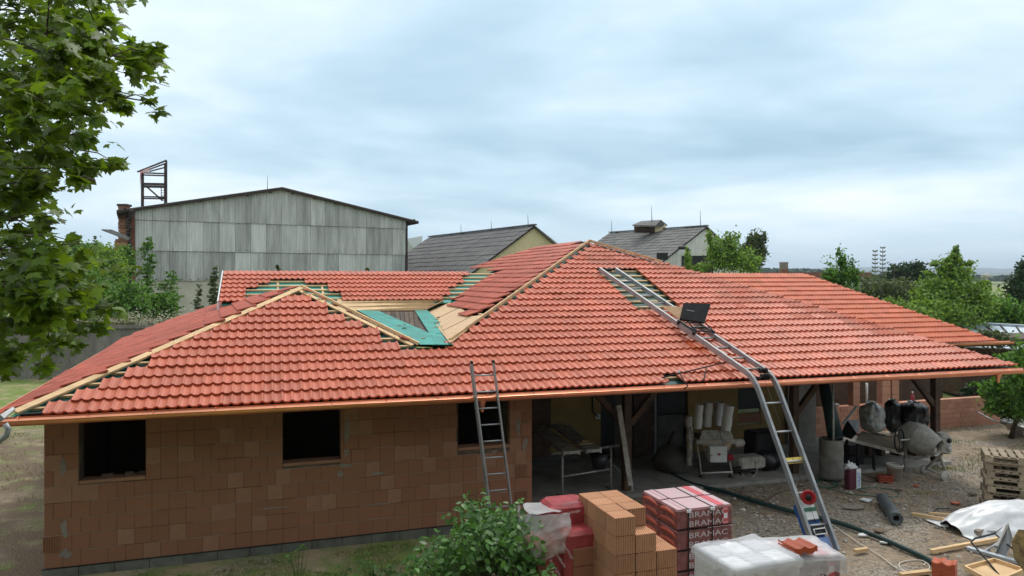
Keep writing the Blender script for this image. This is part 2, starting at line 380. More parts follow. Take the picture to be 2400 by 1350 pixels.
def inpoly(x, y, poly):
    c = False; n = len(poly)
    for i in range(n):
        x1, y1 = poly[i]; x2, y2 = poly[(i+1) % n]
        if (y1 > y) != (y2 > y) and x < (x2-x1)*(y-y1)/(y2-y1)+x1: c = not c
    return c
# ------------------------------------------------------------------ setting: ground, hills, field
def setting():
    b = MB(); n = 60; xs = []
    def grid(x0, x1, y0, y1, nx, ny, amp):
        o = []; 
        for j in range(ny+1):
            for i in range(nx+1):
                x = x0+(x1-x0)*i/nx; y = y0+(y1-y0)*j/ny
                z = 0
                if 1 < y < 30 and i not in (0, nx) and j not in (0, ny): z = amp*(mnoise.noise(Vector((x*.8, y*.8, 0)))+.6*mnoise.noise(Vector((x*2.5, y*2.5, 3))))
                o.append((x, y, z))
        b.add(o, [(j*(nx+1)+i, j*(nx+1)+i+1, (j+1)*(nx+1)+i+1, (j+1)*(nx+1)+i) for j in range(ny) for i in range(nx)], 0, True)
    grid(-30, 40, -20, 50, 175, 175, .035)
    X0, X1, Y0, Y1 = -30, 40, -20, 50; B = 6600
    b.add([(-B, -B, 0), (B, -B, 0), (B, Y0, 0), (-B, Y0, 0)], [(0, 1, 2, 3)]); b.add([(-B, Y1, 0), (B, Y1, 0), (B, B, 0), (-B, B, 0)], [(0, 1, 2, 3)])
    b.add([(-B, Y0, 0), (X0, Y0, 0), (X0, Y1, 0), (-B, Y1, 0)], [(0, 1, 2, 3)]); b.add([(X1, Y0, 0), (B, Y0, 0), (B, Y1, 0), (X1, Y1, 0)], [(0, 1, 2, 3)])
    b.build('ground', 'ground', kind='structure')
    def ridge(name, Y, prof, depth, m, seed, rough=1.):
        b = MB(); nx = 220; W = Y*1.1; rows = 10; vs = []
        for j in range(rows+1):
            for i in range(nx+1):
                x = -W+2*W*i/nx; px = 1200+x/Y*F
                h = 0
                for (a, ha), (c, hc) in zip(prof, prof[1:]):
                    if a <= px <= c: h = ha+(hc-ha)*(px-a)/(c-a)
                if px < prof[0][0]: h = prof[0][1]
                if px > prof[-1][0]: h = prof[-1][1]
                top = h/F*Y+ZC + rough*Y/F*(3*mnoise.noise(Vector((px*.012, seed, 0)))+1.5*mnoise.noise(Vector((px*.06, seed, 3))))
                vs.append((x, Y+depth*(j/rows), max(top, .5)*math.sin(min(1, j/rows*1.0)*math.pi/2)**.8))
        b.add(vs, [(j*(nx+1)+i, j*(nx+1)+i+1, (j+1)*(nx+1)+i+1, (j+1)*(nx+1)+i) for j in range(rows) for i in range(nx)], 0, True)
        b.build(name, m, kind='structure')
    ridge('hill', 5200, [(0, 20), (1700, 22), (1850, 26), (2080, 33), (2200, 34), (2260, 32), (2400, 32), (2600, 28)], 900, 'hill', 1)
    ridge('hill', 3300, [(0, 18), (1700, 20), (1900, 22), (2100, 22), (2250, 24), (2400, 18), (2700, 20)], 500, 'hill', 5, 1.2)
    ridge('field', 1900, [(0, 10), (2000, 8), (2230, 4), (2300, 14), (2400, 12), (2700, 10)], 300, 'field', 8, .6)
setting()
# far-off wood that reads as one mass
def leaf_cloud(b, pts, size, rr, quad=True, droop=0., mi=0, shape=None):
    for p, sc in pts:
        n = Vector((rr.gauss(0, 1), rr.gauss(0, 1), rr.gauss(0, 1)+.6)).normalized()
        x = n.orthogonal().normalized(); a = rr.random()*6.28; y = n.cross(x); x, y = x*math.cos(a)+y*math.sin(a), y*math.cos(a)-x*math.sin(a)
        if droop: y = (y-UP*droop).normalized(); x = y.cross(n).normalized()
        l = size*sc*rr.uniform(.7, 1.3)
        b.add([p-y*l*.5, p+x*l*.33+n*l*.06, p+y*l*.55, p-x*l*.33+n*l*.06], [(0, 1, 2, 3)], mi)
def crown_pts(ells, n, rr, shell=.55, clump=.35):
    vol = [e[1][0]*e[1][1]*e[1][2] for e in ells]; tot = sum(x**.72 for x in vol); out = []
    for (c, r), v in zip(ells, vol):
        k = int(n*v**.72/tot); c = Vector(c)
        ncl = max(6, k//45)
        cl = []
        for _ in range(ncl):
            d = Vector((rr.gauss(0, 1), rr.gauss(0, 1), rr.gauss(0, 1))).normalized(); q = rr.uniform(shell, 1.02)
            cl.append((d, q, rr.uniform(.6, 1.3)))
        for _ in range(k):
            d, q, w = cl[rr.randrange(ncl)]
            o = Vector((rr.gauss(0, 1), rr.gauss(0, 1), rr.gauss(0, 1)))*clump*.5*w
            p = d*q+o
            out.append((c+Vector((p.x*r[0], p.y*r[1], p.z*r[2])), rr.uniform(.8, 1.2)))
    return out
def far_wood():
    rr = random.Random(3)
    b = MB()
    for _ in range(26000):
        px = rr.uniform(1500, 2700) if rr.random() < .75 else rr.uniform(-400, 1500); Y = rr.uniform(620, 800)
        top = (24 if px < 1960 else 9)+4*mnoise.noise(Vector((px*.008, 0, 0)))+4*mnoise.noise(Vector((px*.05, 2, 0)))
        z = max(.5, ZC+(rr.uniform(-.4, 1)*top)/F*Y)
        p = P(px, 655, Y); p.z = z
        n = Vector((rr.gauss(0, 1), rr.gauss(0, 1), rr.gauss(0, 1))).normalized(); x = n.orthogonal().normalized(); y = n.cross(x); l = 1.5
        b.add([p-x*l, p+y*l, p+x*l, p-y*l], [(0, 1, 2, 3)])
    b.build('far_wood', 'leaf_far', kind='stuff', label='dark line of distant woodland along the horizon behind the roofs', cat='woodland')
far_wood()
# ------------------------------------------------------------------ the house under construction
house = thing('unfinished_house', L(4, 4, 0), 'long low house of bare clay blocks with half tiled red hip roof and copper gutter', 'house')
W_T, G_T = .30, .318          # cover width and gauge of a tile
def tile_mesh(name, m):
    A = .033; prof = []
    one = [(0, .022), (.014, .010), (.036, .002), (.064, .0), (.090, .005), (.108, .016), (.122, .028), (.132, .031), (.142, .029)]
    for k in range(2): prof += [(x+k*.15, z) for x, z in one]
    prof.append((.30, .020))
    n = len(prof); LEN = G_T+.05
    b = MB()
    top = [(x, y, z+ (0.042*(1-y/LEN))) for y in (0, LEN) for x, z in prof]
    b.add(top, [(i, i+1, n+i+1, n+i) for i in range(n-1)], 0, True)
    lip = [(x, 0, z+.042) for x, z in prof]+[(x, .004, z+.042-.034) for x, z in prof]
    b.add(lip, [(n+i, n+i+1, i+1, i) for i in range(n-1)])
    und = [(x, y, z+(0.042*(1-y/LEN))-.024) for y in (0, LEN) for x, z in prof]
    b.add([und[0], und[n-1], und[2*n-1], und[n]], [(0, 3, 2, 1)])
    b.add([top[0], top[n], und[n], und[0]], [(0, 1, 2, 3)]); b.add([top[n-1], top[2*n-1], und[2*n-1], und[n-1]], [(0, 3, 2, 1)])
    return b, b.mesh(name, m)
TB, _ = tile_mesh('roof_tile', 'tile')
TM = {m: tile_mesh('roof_tile', m)[1] for m in ('tile', 'tile_dark', 'tile_orange', 'tile_bright', 'tile_dusty')}
TILES = []       # (matrix, material)
tr = random.Random(11)
def lay(o, es, et, n, inside, mm, i0, i1, j0, j1, jit=.004, stagger=0, clip=None):
    """rows of tiles on one roof face: o origin, es along the eave, et up the slope"""
    for j in range(j0, j1):
        for i in range(i0, i1):
            x = i*W_T+stagger; y = j*G_T
            if not inside(x, y, i, j): continue
            m_ = mm(x, y, i, j)
            rz = Matrix.Rotation(tr.gauss(0, .004), 3, n); ry = Matrix.Rotation(tr.gauss(0, .004), 3, et)
            TILES.append((frame(o+es*x+et*y+n*abs(tr.gauss(0, jit)), rz@ry@es, rz@ry@et, n), m_, clip(x, y) if clip else None))
ETF = (V+UP*TN).normalized(); CF = math.cos(math.atan(TN))
OF = L(0, 0, ZE)
A1 = Vector((4.24, 4.24)); A2 = Vector((12.36, 7.21)); VJ = (6.82, 1.66); VL = (6.30, 1.66)
front_poly = [(.0, .0), (S, 0), (A2.x, A2.y), VJ, (A1.x, A1.y)]
def sT(px, py, off=.0):
    p = ray(px, py, L(0, 0, ZE+off), NF); q = loc(p); return q.x, q.y
hd_ = (L(S+.05, 0)-L(A2.x+.05, A2.y)).normalized(); HIPC = (L(S+.05, 0, 0), Vector((-hd_.y, hd_.x, 0)))      # everything on the far side of the hip is cut off
gap_lift = [sT(*p) for p in ((1392, 628), (1478, 628), (1600, 724), (1502, 724))]
patch_or = [sT(*p) for p in ((1592, 728), (1640, 730), (1760, 868), (1650, 850), (1560, 745))]
hole = sT(1568, 882)
def in_front(x, y, i, j):
    t0 = y*CF; t1 = (y+G_T)*CF; xc = x+W_T/2; tc = (t0+t1)/2
    if x < t1*.98-.01 or x+.04 > S-t0*(S-A2.x)/A2.y+.05: return False
    if t1 > VJ[1]:
        # stay off the recess between the two hips
        r1 = A1.x+(A1.y-t1)*(VL[0]-A1.x)/(A1.y-VL[1]); l2 = VJ[0]+(t1-VJ[1])*(A2.x-VJ[0])/(A2.y-VJ[1])
        if xc > r1-W_T*.55-.06 and xc < l2-.02: return False
    if t1 > A2.y-.05: return False
    if inpoly(xc, tc, gap_lift): return False
    if j == 0 and abs(xc-hole[0]) < .16: return False
    return True
def mat_front(x, y, i, j):
    tc = y*CF; xc = x+W_T/2
    if inpoly(xc, tc, patch_or): return 'tile_orange'
    d = (S-tc)-xc
    if 0 < d < 1.0+.5*mnoise.noise(Vector((x, y, 0))) and tc > 1.2: return 'tile_dusty'
    if 1.0 < d < 2.3 and tc > 2.2 and mnoise.noise(Vector((x*.7, y*.7, 4))) > .12: return 'tile_dusty'
    return 'tile'
lay(OF, U, ETF, NF, in_front, mat_front, 0, 68, 0, 26, stagger=.22, clip=lambda x, y: HIPC if x+W_T > S-(y+G_T)*CF*(S-A2.x)/A2.y+.04 else None)
# left face (hip end seen along its surface)
H0 = L(.05, .0, ZE+.02); A1w = L(A1.x, A1.y, ZE+A1.y*TN+.03)
EL = P(288, 797, 22.0)
dl = (EL-H0); dl.z = 0; dl.normalize()
nl = (A1w-H0).cross(EL-H0).normalized(); nl = nl if nl.z > 0 else -nl
esl = (nl.cross(UP)).normalized(); esl = esl if esl.y < 0 else -esl      # along the level line, towards the camera
etl = nl.cross(esl).normalized(); etl = etl if etl.z > 0 else -etl
def inpl(p, o, es, et): d = p-o; return (d.dot(es), d.dot(et))
OL = EL.copy()
lp = [inpl(x, OL, esl, etl) for x in (H0, A1w, ray(517, 712, H0, nl), ray(420, 745, H0, nl), ray(360, 766, H0, nl), EL)]
def in_left(x, y, i, j): return inpoly(x+W_T*.5, y+G_T*.5, lp) and inpoly(x+W_T*.75, y+G_T*.8, lp)
mx_ = int(max(q[0] for q in lp)/W_T)+2; my_ = int(max(q[1] for q in lp)/G_T)+2
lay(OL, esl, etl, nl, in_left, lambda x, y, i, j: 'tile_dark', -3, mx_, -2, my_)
# far side of the front hip: one strip of cut tiles along the ridge board
SL1 = (A1.y-VL[1])*TN/(VL[0]-A1.x); ETR1 = (-U+UP*SL1).normalized(); NR1 = (UP+U*SL1).normalized(); CR1 = math.cos(math.atan(SL1))
OR1 = L(VL[0], 0, ZE+VL[1]*TN-.02)
def in_r1(x, y, i, j):
    s = VL[0]-y*CR1; th = VL[1]+(VL[0]-s)*(A1.y-VL[1])/(VL[0]-A1.x); t = x; return th+.12 < t < th+.75 and s > A1.x+.1
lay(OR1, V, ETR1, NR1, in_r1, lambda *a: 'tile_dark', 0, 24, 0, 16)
# big hip, face falling to the left above the recess
sL = A2.x-A2.y*(A2.x-VJ[0])/(A2.y-VJ[1]) if False else A2.x-A2.y
ETL = (U+UP*TN).normalized(); OML = L(sL, 0, ZE); 
mlp = [inpl(ray(px, py, OML, NL), OML, -V, ETL) for px, py in ((1372, 572), (1125, 737), (1092, 742), (1084, 728), (1062, 726), (1052, 716), (1085, 700), (1040, 704), (1185, 632), (1095, 633), (1157, 612), (1246, 584), (1279, 575))]
def in_ml(x, y, i, j): return inpoly(x+W_T*.5, y+G_T*.5, mlp)
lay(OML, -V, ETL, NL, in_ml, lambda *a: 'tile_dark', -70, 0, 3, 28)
# back wing in front of the grey hall
TB0, ZB0 = 7.9, ZE+1.20
RB = P(525, 638, 19.9); 
OB = L(loc(RB).x, 0, 0); RBl = loc(RB)
slope_b = .40; NB = (UP-V*slope_b).normalized(); ETB = (V+UP*slope_b).normalized(); GB = .30
OBt = RB-ETB*(GB*7)          # seven rows up to the ridge
def sB(px, py): p = ray(px, py, RB, NB); d = p-OBt; return d.dot(U), d.dot(ETB)
GS = G_T
def in_back(i, j, x, y):
    xc = x+W_T/2; yc = y+GB/2
    xl, _ = sB(1180, 640); 
    r = sB(1100, 640)[0]+(7*GB-y)*-0.55
    if xc > r: return False
    row = 6-j      # 0 = top row
    a, c = {0: (0, 0), 1: (0, 0), 2: (640, 715), 3: (615, 770), 4: (588, 782), 5: (585, 800), 6: (582, 802)}[row]
    if a:
        yy = 640+row*9.6
        if sB(a, yy)[0] < xc < sB(c, yy)[0]: return False
    return True
for j in range(7):
    for i in range(0, 36):
        x = i*W_T; y = j*GB
        if in_back(i, j, x, y): TILES.append((frame(OBt+U*x+ETB*y+NB*.01, U, ETB, NB), 'tile', None))
# right wing beyond the big hip
RR = P(1882, 643, 27.6); ER = P(2332, 800, 25.2); 
er_l, rr_l = loc(ER), loc(RR); slope_r = (RR.z-ER.z)/(rr_l.y-er_l.y)
NRW = (UP-V*slope_r).normalized(); ETRW = (V+UP*slope_r).normalized()
OW = ER.copy(); LENW = (rr_l.y-er_l.y)/math.cos(math.atan(slope_r)); nrw = int(LENW/.30); gw = LENW/nrw
def in_rw(x, y): return x < (rr_l.x-er_l.x)*(y-.2*gw)/LENW+.1 and x > -14
hw_ = (L(er_l.x+.06, er_l.y)-L(rr_l.x+.06, rr_l.y)).normalized(); HIPW = (L(er_l.x+.08, er_l.y, 0), Vector((-hw_.y, hw_.x, 0)))
for j in range(nrw):
    for i in range(-47, 1):
        x = i*W_T; y = j*gw
        if in_rw(x, y):
            d = mnoise.noise(Vector((x, y, 9)))
            TILES.append((frame(OW+U*x+ETRW*y+NRW*abs(tr.gauss(0, .004)), U, ETRW, NRW), 'tile_bright', HIPW if x+W_T > (rr_l.x-er_l.x)*(y+gw)/LENW else None))
# the 300 that show largest are parts; the rest one part
def seen(m):
    p = m.translation; 
    px = 1200+F*p.x/p.y; return -20 < px < 2420
TILES.sort(key=lambda q: (q[2] is not None, not seen(q[0]), q[0].translation.length+ (50 if q[1] == 'tile_dark' else 0)))
for m, k, _c in TILES[:300]: inst('roof_tile', TM[k], m, house)
mats_t = ['tile', 'tile_dark', 'tile_orange', 'tile_bright', 'tile_dusty']
b = MB()
def cut(m, c):
    bm = bmesh.new(); vv = [bm.verts.new(m@v) for v in TB.v]
    for f in TB.f:
        try: bm.faces.new([vv[i] for i in f])
        except ValueError: pass
    bmesh.ops.bisect_plane(bm, geom=bm.verts[:]+bm.edges[:]+bm.faces[:], plane_co=c[0], plane_no=c[1], clear_outer=True)
    bm.verts.index_update(); r = [v.co.copy() for v in bm.verts], [[v.index for v in f.verts] for f in bm.faces]; bm.free(); return r
for m, k, c_ in TILES[300:]:
    mi = mats_t.index(k)
    if c_:
        vs_, fs_ = cut(m, c_)
        if fs_: b.add(vs_, fs_, mi, False)
        continue
    o = len(b.v); b.v += [m@v for v in TB.v]
    for f, s_ in zip(TB.f, TB.sm): b.f.append([o+q for q in f]); b.m.append(mi); b.sm.append(s_)
b.build('roof_tiles', mats_t, house, kind='stuff')
# decks of green membrane under the tiles
def Z(s, t): return ZE+min(t, 99)*TN
def deck(name, pts, m, thick=.03, off=.055, n=UP, **kw):
    MB().poly([p-n*off for p in pts], thick, n).build(name, m, house, **kw)
def FP(s, t, off=0): return L(s, t, ZE+t*TN)+NF*off
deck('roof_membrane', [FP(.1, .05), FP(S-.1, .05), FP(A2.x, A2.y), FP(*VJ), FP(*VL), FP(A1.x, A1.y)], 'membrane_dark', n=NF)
deck('roof_membrane', [H0, A1w, ray(517, 716, H0, nl), EL], 'membrane', n=nl)
deck('roof_membrane', [FP(A1.x, A1.y), FP(*VL), L(VL[0], 8.6, ZE+VL[1]*TN), L(A1.x, 8.6, ZE+A1.y*TN)], 'membrane', n=NR1)
zl = lambda s: ZE+(s-sL)*TN
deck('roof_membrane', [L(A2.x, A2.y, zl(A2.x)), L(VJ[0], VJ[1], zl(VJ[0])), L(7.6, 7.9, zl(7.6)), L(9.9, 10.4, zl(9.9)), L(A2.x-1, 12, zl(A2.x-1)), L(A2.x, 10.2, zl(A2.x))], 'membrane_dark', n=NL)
hipr = lambda t: A2.x+(A2.y-t)*(S-A2.x)/A2.y
deck('roof_membrane', [FP(S-.1, .05), L(S, 12, ZE-.05), L(A2.x+.1, 12, ZE+3.0), FP(A2.x, A2.y)], 'membrane', n=UP, off=.1)
deck('roof_membrane', [OBt+U*.05, OBt+U*9, OBt+U*9+ETB*(GB*7), OBt+U*.05+ETB*(GB*7)], 'membrane', n=NB)
deck('roof_membrane', [OW-U*14, OW-U*.1, OW+U*(rr_l.x-er_l.x)+ETRW*LENW, OW-U*14+ETRW*LENW], 'membrane', n=NRW)
deck('roof_deck', [OW+U*(rr_l.x-er_l.x)+ETRW*LENW, OW-U*14+ETRW*LENW, OW-U*14+ETRW*LENW+V*4-UP*1.8, OW+U*(rr_l.x-er_l.x)+ETRW*LENW+V*4-UP*1.8], 'old_board', n=UP)
deck('roof_deck', [OBt+ETB*(GB*7), OBt+U*9+ETB*(GB*7), OBt+U*9+ETB*(GB*7)+V*4-UP*1.7, OBt+ETB*(GB*7)+V*4-UP*1.7], 'old_board', n=UP)
# battens
def batten(p0, p1, n, w=.045, h=.04, name='batten', m='pine'): MB().beam(p0, p1, w, h, n).build(name, m, house)
for j in range(0, 25):
    t = (j+.78)*G_T*CF
    if t > A2.y-.2: break
    segs = [(t+.08, S-t-.1)] if t < VJ[1]-.1 else [(t+.05, A1.x+(A1.y-t)*(VL[0]-A1.x)/(A1.y-VL[1])-.08), (VJ[0]+(t-VJ[1])*(A2.x-VJ[0])/(A2.y-VJ[1])+.1, hipr(t)-.1)]
    for a, c in segs:
        if t > A1.y and a < A1.x+1: continue
        if c > a+.1: batten(FP(a, t, -.028), FP(c, t, -.028), NF)
for j in range(7):
    y = (j+.8)*GB; batten(OBt+U*.2+ETB*y-NB*.02, OBt+U*8.3+ETB*y-NB*.02, NB)
for k in (1.4, 2.55, 3.7, 4.85): batten(OBt+U*k+ETB*0-NB*.045, OBt+U*k+ETB*(GB*6.8)-NB*.045, NB, .05, .03, 'counter_batten')
for j in range(3, 17):      # valley of the big hip's left face
    s = sL+(j+.8)*G_T*CF; t0 = max(1.9, 0); a = L(s, s+.38-.3, zl(s)); c = L(s, min(s+1.1, 11), zl(s))
    if s > 7.7: batten(L(s, s-.6, zl(s))-NL*.028, L(s, s+1.0, zl(s))-NL*.028, NL)
    batten(L(s, max(1.75, s-sL+.05), zl(s))-NL*.028, L(s, s-sL+.75, zl(s))-NL*.028, NL)
# hip and ridge boards
def board(p0, p1, w, h, n, m='pine', name='hip_board'): MB().beam(p0, p1, w, h, n).build(name, m, house)
hn = (NF+nl).normalized()
board(FP(.16, .1, .022), FP(A1.x+.03, A1.y-.05, .026), .12, .035, NF)
board(FP(A1.x, A1.y, .045), FP(VL[0], VL[1], .04), .04, .06, (NF+NR).normalized())
board(FP(A1.x-.05, A1.y-.16, .012), FP(VL[0]-.12, VL[1]+.0, .012), .08, .03, NF)
board(FP(A2.x, A2.y, .065), FP(VJ[0]+.1, VJ[1]+.1, .05), .04, .06, (NF+NL).normalized())
board(FP(A2.x, A2.y, .05), FP(A2.x+1.5, A2.y-1.5*A2.y/(S-A2.x), .05), .04, .07, UP, 'pine'); board(FP(A2.x+.1, A2.y-.3, .05), FP(A2.x+1.3, A2.y-1.5*A2.y/(S-A2.x)-.1, .05), .10, .02, NF, 'dark_wood')
board(L(A2.x, A2.y, ZE+3.03), L(A2.x, 10.1, ZE+3.03), .05, .08, UP, 'dark_wood', 'ridge_board')
# recess: sloping floor with membrane strips, bare boards and new pine and chipboard cladding
RV = FP(VJ[0], VJ[1], .0)+V*.02; RC = P(996, 728, 19.6); RA = P(786, 731, 18.3)
nr = (RC-RV).cross(RA-RV).normalized(); nr = nr if nr.z > 0 else -nr
LFT = ray(880, 800, RV, nr)
MB().poly([RV-nr*.02, RC-nr*.02, RA-nr*.02, ray(860, 800, RV, nr)-nr*.02], .04, nr).build('recess_deck', 'old_board', house)
def rr_(px, py, off=.0): return ray(px, py, RV, nr)+nr*off
for k in range(9):      # old boards, laid front to back
    a0 = 884+k*10.5; a1 = a0+9.3
    def yb(x): return 732+max(0, (x-888))*53/119.
    MB().poly([rr_(a0, 731, .012), rr_(a1, 731, .012), rr_(a1+8, 790, .012), rr_(a0+8, 790, .012)], .015, nr).build('old_board', 'old_board', house)
ms = [((1060, 812), (1045, 770), (1001, 729), (972, 730), (1008, 787), (1012, 812)), ((835, 729), (888, 732), (1008, 785), (1042, 796), (1062, 812), (985, 812), (900, 765))]
for q, o_ in zip(ms, (.030, .038)):
    MB().poly([rr_(x, y, o_) for x, y in q], .004, nr).build('membrane_strip', 'membrane', house)
for (x0, y0, x1, y1) in ((1022, 786, 1054, 783), (1011, 788, 1024, 812), (1035, 732, 1052, 806)):
    MB().beam(rr_(x0, y0, .042), rr_(x1, y1, .042), .02, .006, nr).build('membrane_seam', 'membrane', house)
# pine cladding below the back wing (three long boards)
BB = OBt+NB*-.03; q0 = P(852, 732, 0); 
for k in range(3):
    f0, f1 = k/3, (k+.94)/3
    def qq(px0, px1, f):
        a = lambda px: RA.lerp(RC, (px-786)/(996-786)); top = lambda px: ray(px, 703, RB, NB)
        return a(px0).lerp(top(px0), f)+UP*.02, a(px1).lerp(top(px1), f)+UP*.02
    a, c = qq(790, 998+14*f0, f0); d, e = qq(790, 998+40*f1, f1)
    MB().poly([a, c, e, d], .02, NB).build('pine_plank', 'pine', house)
# chipboard on the lower part of the big hip
def ml(px, py, off=-.0): return ray(px, py, OML, NL)+NL*off
osb = [[(1058, 803), (1040, 776), (1109, 742), (1140, 738)], [(1039, 775), (1020, 750), (1078, 722), (1108, 741)], [(1019, 749), (997, 728), (1040, 703), (1077, 721)]]
for q in osb: MB().poly([ml(x, y, .012) for x, y in q], .018, NL).build('chipboard_sheet', 'osb', house)
MB().beam(ml(1058, 806, .03), ml(997, 728, .03), .05, .02, NL).build('valley_board', 'osb', house)
MB().beam(RC+UP*.03, P(1040, 704, 19.9), .06, .03, NL).build('valley_board', 'osb', house)
# scraps on the recess floor
for k in range(16):
    p = rr_(R.uniform(1020, 1045), R.uniform(740, 792), .05) if k % 2 else rr_(R.uniform(900, 1010), R.uniform(762, 800), .05)
    MB().box(p, (R.uniform(.04, .12), R.uniform(.03, .07), .012), (U, V, nr)).build('wood_scrap', R.choice(['pine', 'old_board', 'pine']), None, label='small wood scraps scattered on the green membrane in the roof recess', cat='wood scrap', group='wood scraps in the roof recess')
# white verge piece at the left of the back wing
MB().beam(OBt-U*.03+NB*.0, OBt-U*.03+ETB*(GB*7), .03, .10, NB).build('verge_board', 'white_paint', house)
MB().box(OBt-U*.02-UP*.12, (.05, .05, .22)).build('verge_pipe', 'white_paint', house)
# gutters
def gutter(p0, p1, side, name='gutter', r=.075, m='copper'):
    b = MB(); n = 10; d = (p1-p0).normalized(); N_ = 40
    pr = [(-.075, .045), (-.078, .0)]+[(-r*math.cos(a*math.pi/n), -r*math.sin(a*math.pi/n)) for a in range(n+1)]+[(.075, .012), (.084, .020), (.088, .010), (.080, .002)]
    vs = []; 
    for k in range(N_+1):
        c = p0.lerp(p1, k/N_)+UP*.003*mnoise.noise(Vector((k*.7, 0, 0)))
        vs += [c+side*x+UP*z for x, z in pr]
    q = len(pr); b.add(vs, [(k*q+i, k*q+i+1, (k+1)*q+i+1, (k+1)*q+i) for k in range(N_) for i in range(q-1)], 0, True)
    for c in (p0, p1): b.add([c+side*x+UP*z for x, z in pr[1:-3]], [tuple(range(len(pr)-4))])
    return b.build(name, m, house)
GL = P(-60, 994, 9.95); g0 = L(-.12, -.10, ZE-.035); g1 = L(S+.22, -.09, ZE-.085)
gutter(g0, g1, -V)
gutter(L(-.10, -.0, ZE+.0), EL+(-U)*.1-UP*.1, -U)
gutter(L(-.12, -.14, ZE-.035), L(-1.2, -.14, ZE-.06), -V)
for k in range(23):
    c = g0.lerp(g1, (k+.4)/23)
    b = MB(); b.tube([c+V*.10+UP*.055, c+V*.05+UP*.04, c-V*.02+UP*.012, c-V*.08+UP*.018], .006, 4)
    b.build('gutter_bracket', 'copper', house)
for s_ in (7.05, 18.95):
    c = L(s_, -.10, ZE-.11-.05*s_/S)
    MB().lathe(c, [(.075, .04), (.07, 0), (.035, -.11), (.03, -.17)], 12).build('gutter_outlet', 'copper', house)
gutter(OW-U*5.2-V*.06-UP*.03, OW+U*.75-V*.06-UP*.04, -V)
# eave fascia and soffit
MB().beam(L(.0, .06, ZE-.08), L(S, .06, ZE-.08), .03, .10).build('fascia', 'dark_wood', house)
MB().poly([L(0, .07, ZE-.10), L(S, .07, ZE-.10), L(S, .9, ZE-.04), L(0, .9, ZE-.04)], .02).build('soffit', 'dark_wood', house)
MB().beam(OW-U*7, OW-UP*.1+U*.2, .04, .14).build('fascia', 'dark_wood', house)
# bird-stop grille at the left corner and dark flashing
MB().beam(FP(.25, .02, .02), FP(.75, .02, .02), .02, .05, NF).build('eave_comb', 'black_metal', house)
# ---- block walls
def block_mesh(w, d=.12, h=.247, m='block'):
    b = MB(); b.box((w/2-.004, d/2, .1245), (w-.006, d, h-.006), bev=.003); return b.mesh('wall_block', m)
BM = {}
def get_block(w, m):
    k = (round(w, 3), m)
    if k not in BM: BM[k] = block_mesh(w, m=m)
    return BM[k]
TW = .82; Z0 = .15
def ws(px, py): p = ray(px, py, L(0, TW, 0), V); q = loc(p); return q.x, q.z
wins = []
for (x0, y0, x1, y1) in ((185, 990, 342, 1122), (663, 965, 799, 1082), (1073, 935, 1195, 1046)):
    a = ws(x0, y1); c = ws(x1, y1); wins.append((a[0], c[0], (a[1]+c[1])/2, 2.75))
WL, WR = .33, 8.28
wr = random.Random(5); nblk = 0
holes = [(a-.0, c+.0, z0, z1) for a, c, z0, z1 in wins]
for r_ in range(10):
    z = Z0+r_*.25; x = WL; first = True
    while x < WR-.02:
        w = .125 if (first and r_ % 2) else (.375 if wr.random() < .16 else .25); first = False
        w = min(w, WR-x)
        if WR-x-w < .06: w = WR-x
        segs = [(x, x+w)]
        for a, c, z0, z1 in holes:
            if z+.2 > z0 and z < z1:
                ns = []
                for p, q in segs:
                    if q <= a or p >= c: ns.append((p, q)); continue
                    if p < a: ns.append((p, a))
                    if q > c: ns.append((c, q))
                segs = ns
        for p, q in segs:
            if q-p < .04: continue
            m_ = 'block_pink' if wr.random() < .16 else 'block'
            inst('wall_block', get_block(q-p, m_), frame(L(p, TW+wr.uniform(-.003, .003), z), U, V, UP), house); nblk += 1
        x += w
for r_ in range(1, 10):
    z = Z0+r_*.25; xs_ = sorted([WL, WR]+[q for a, c, z0, z1 in holes if z > z0-.05 for q in (a, c)])
    for k in range(0, len(xs_), 2):
        n_ = max(1, int((xs_[k+1]-xs_[k])/.5))
        for q in range(n_):
            if wr.random() < .35: continue
            a = xs_[k]+(xs_[k+1]-xs_[k])*q/n_; c = xs_[k]+(xs_[k+1]-xs_[k])*(q+1)/n_
            MB().box(L((a+c)/2, TW+.02, z-.0005), (c-a, .036, .007), (U, V, UP)).build('bed_joint', 'mortar', house)
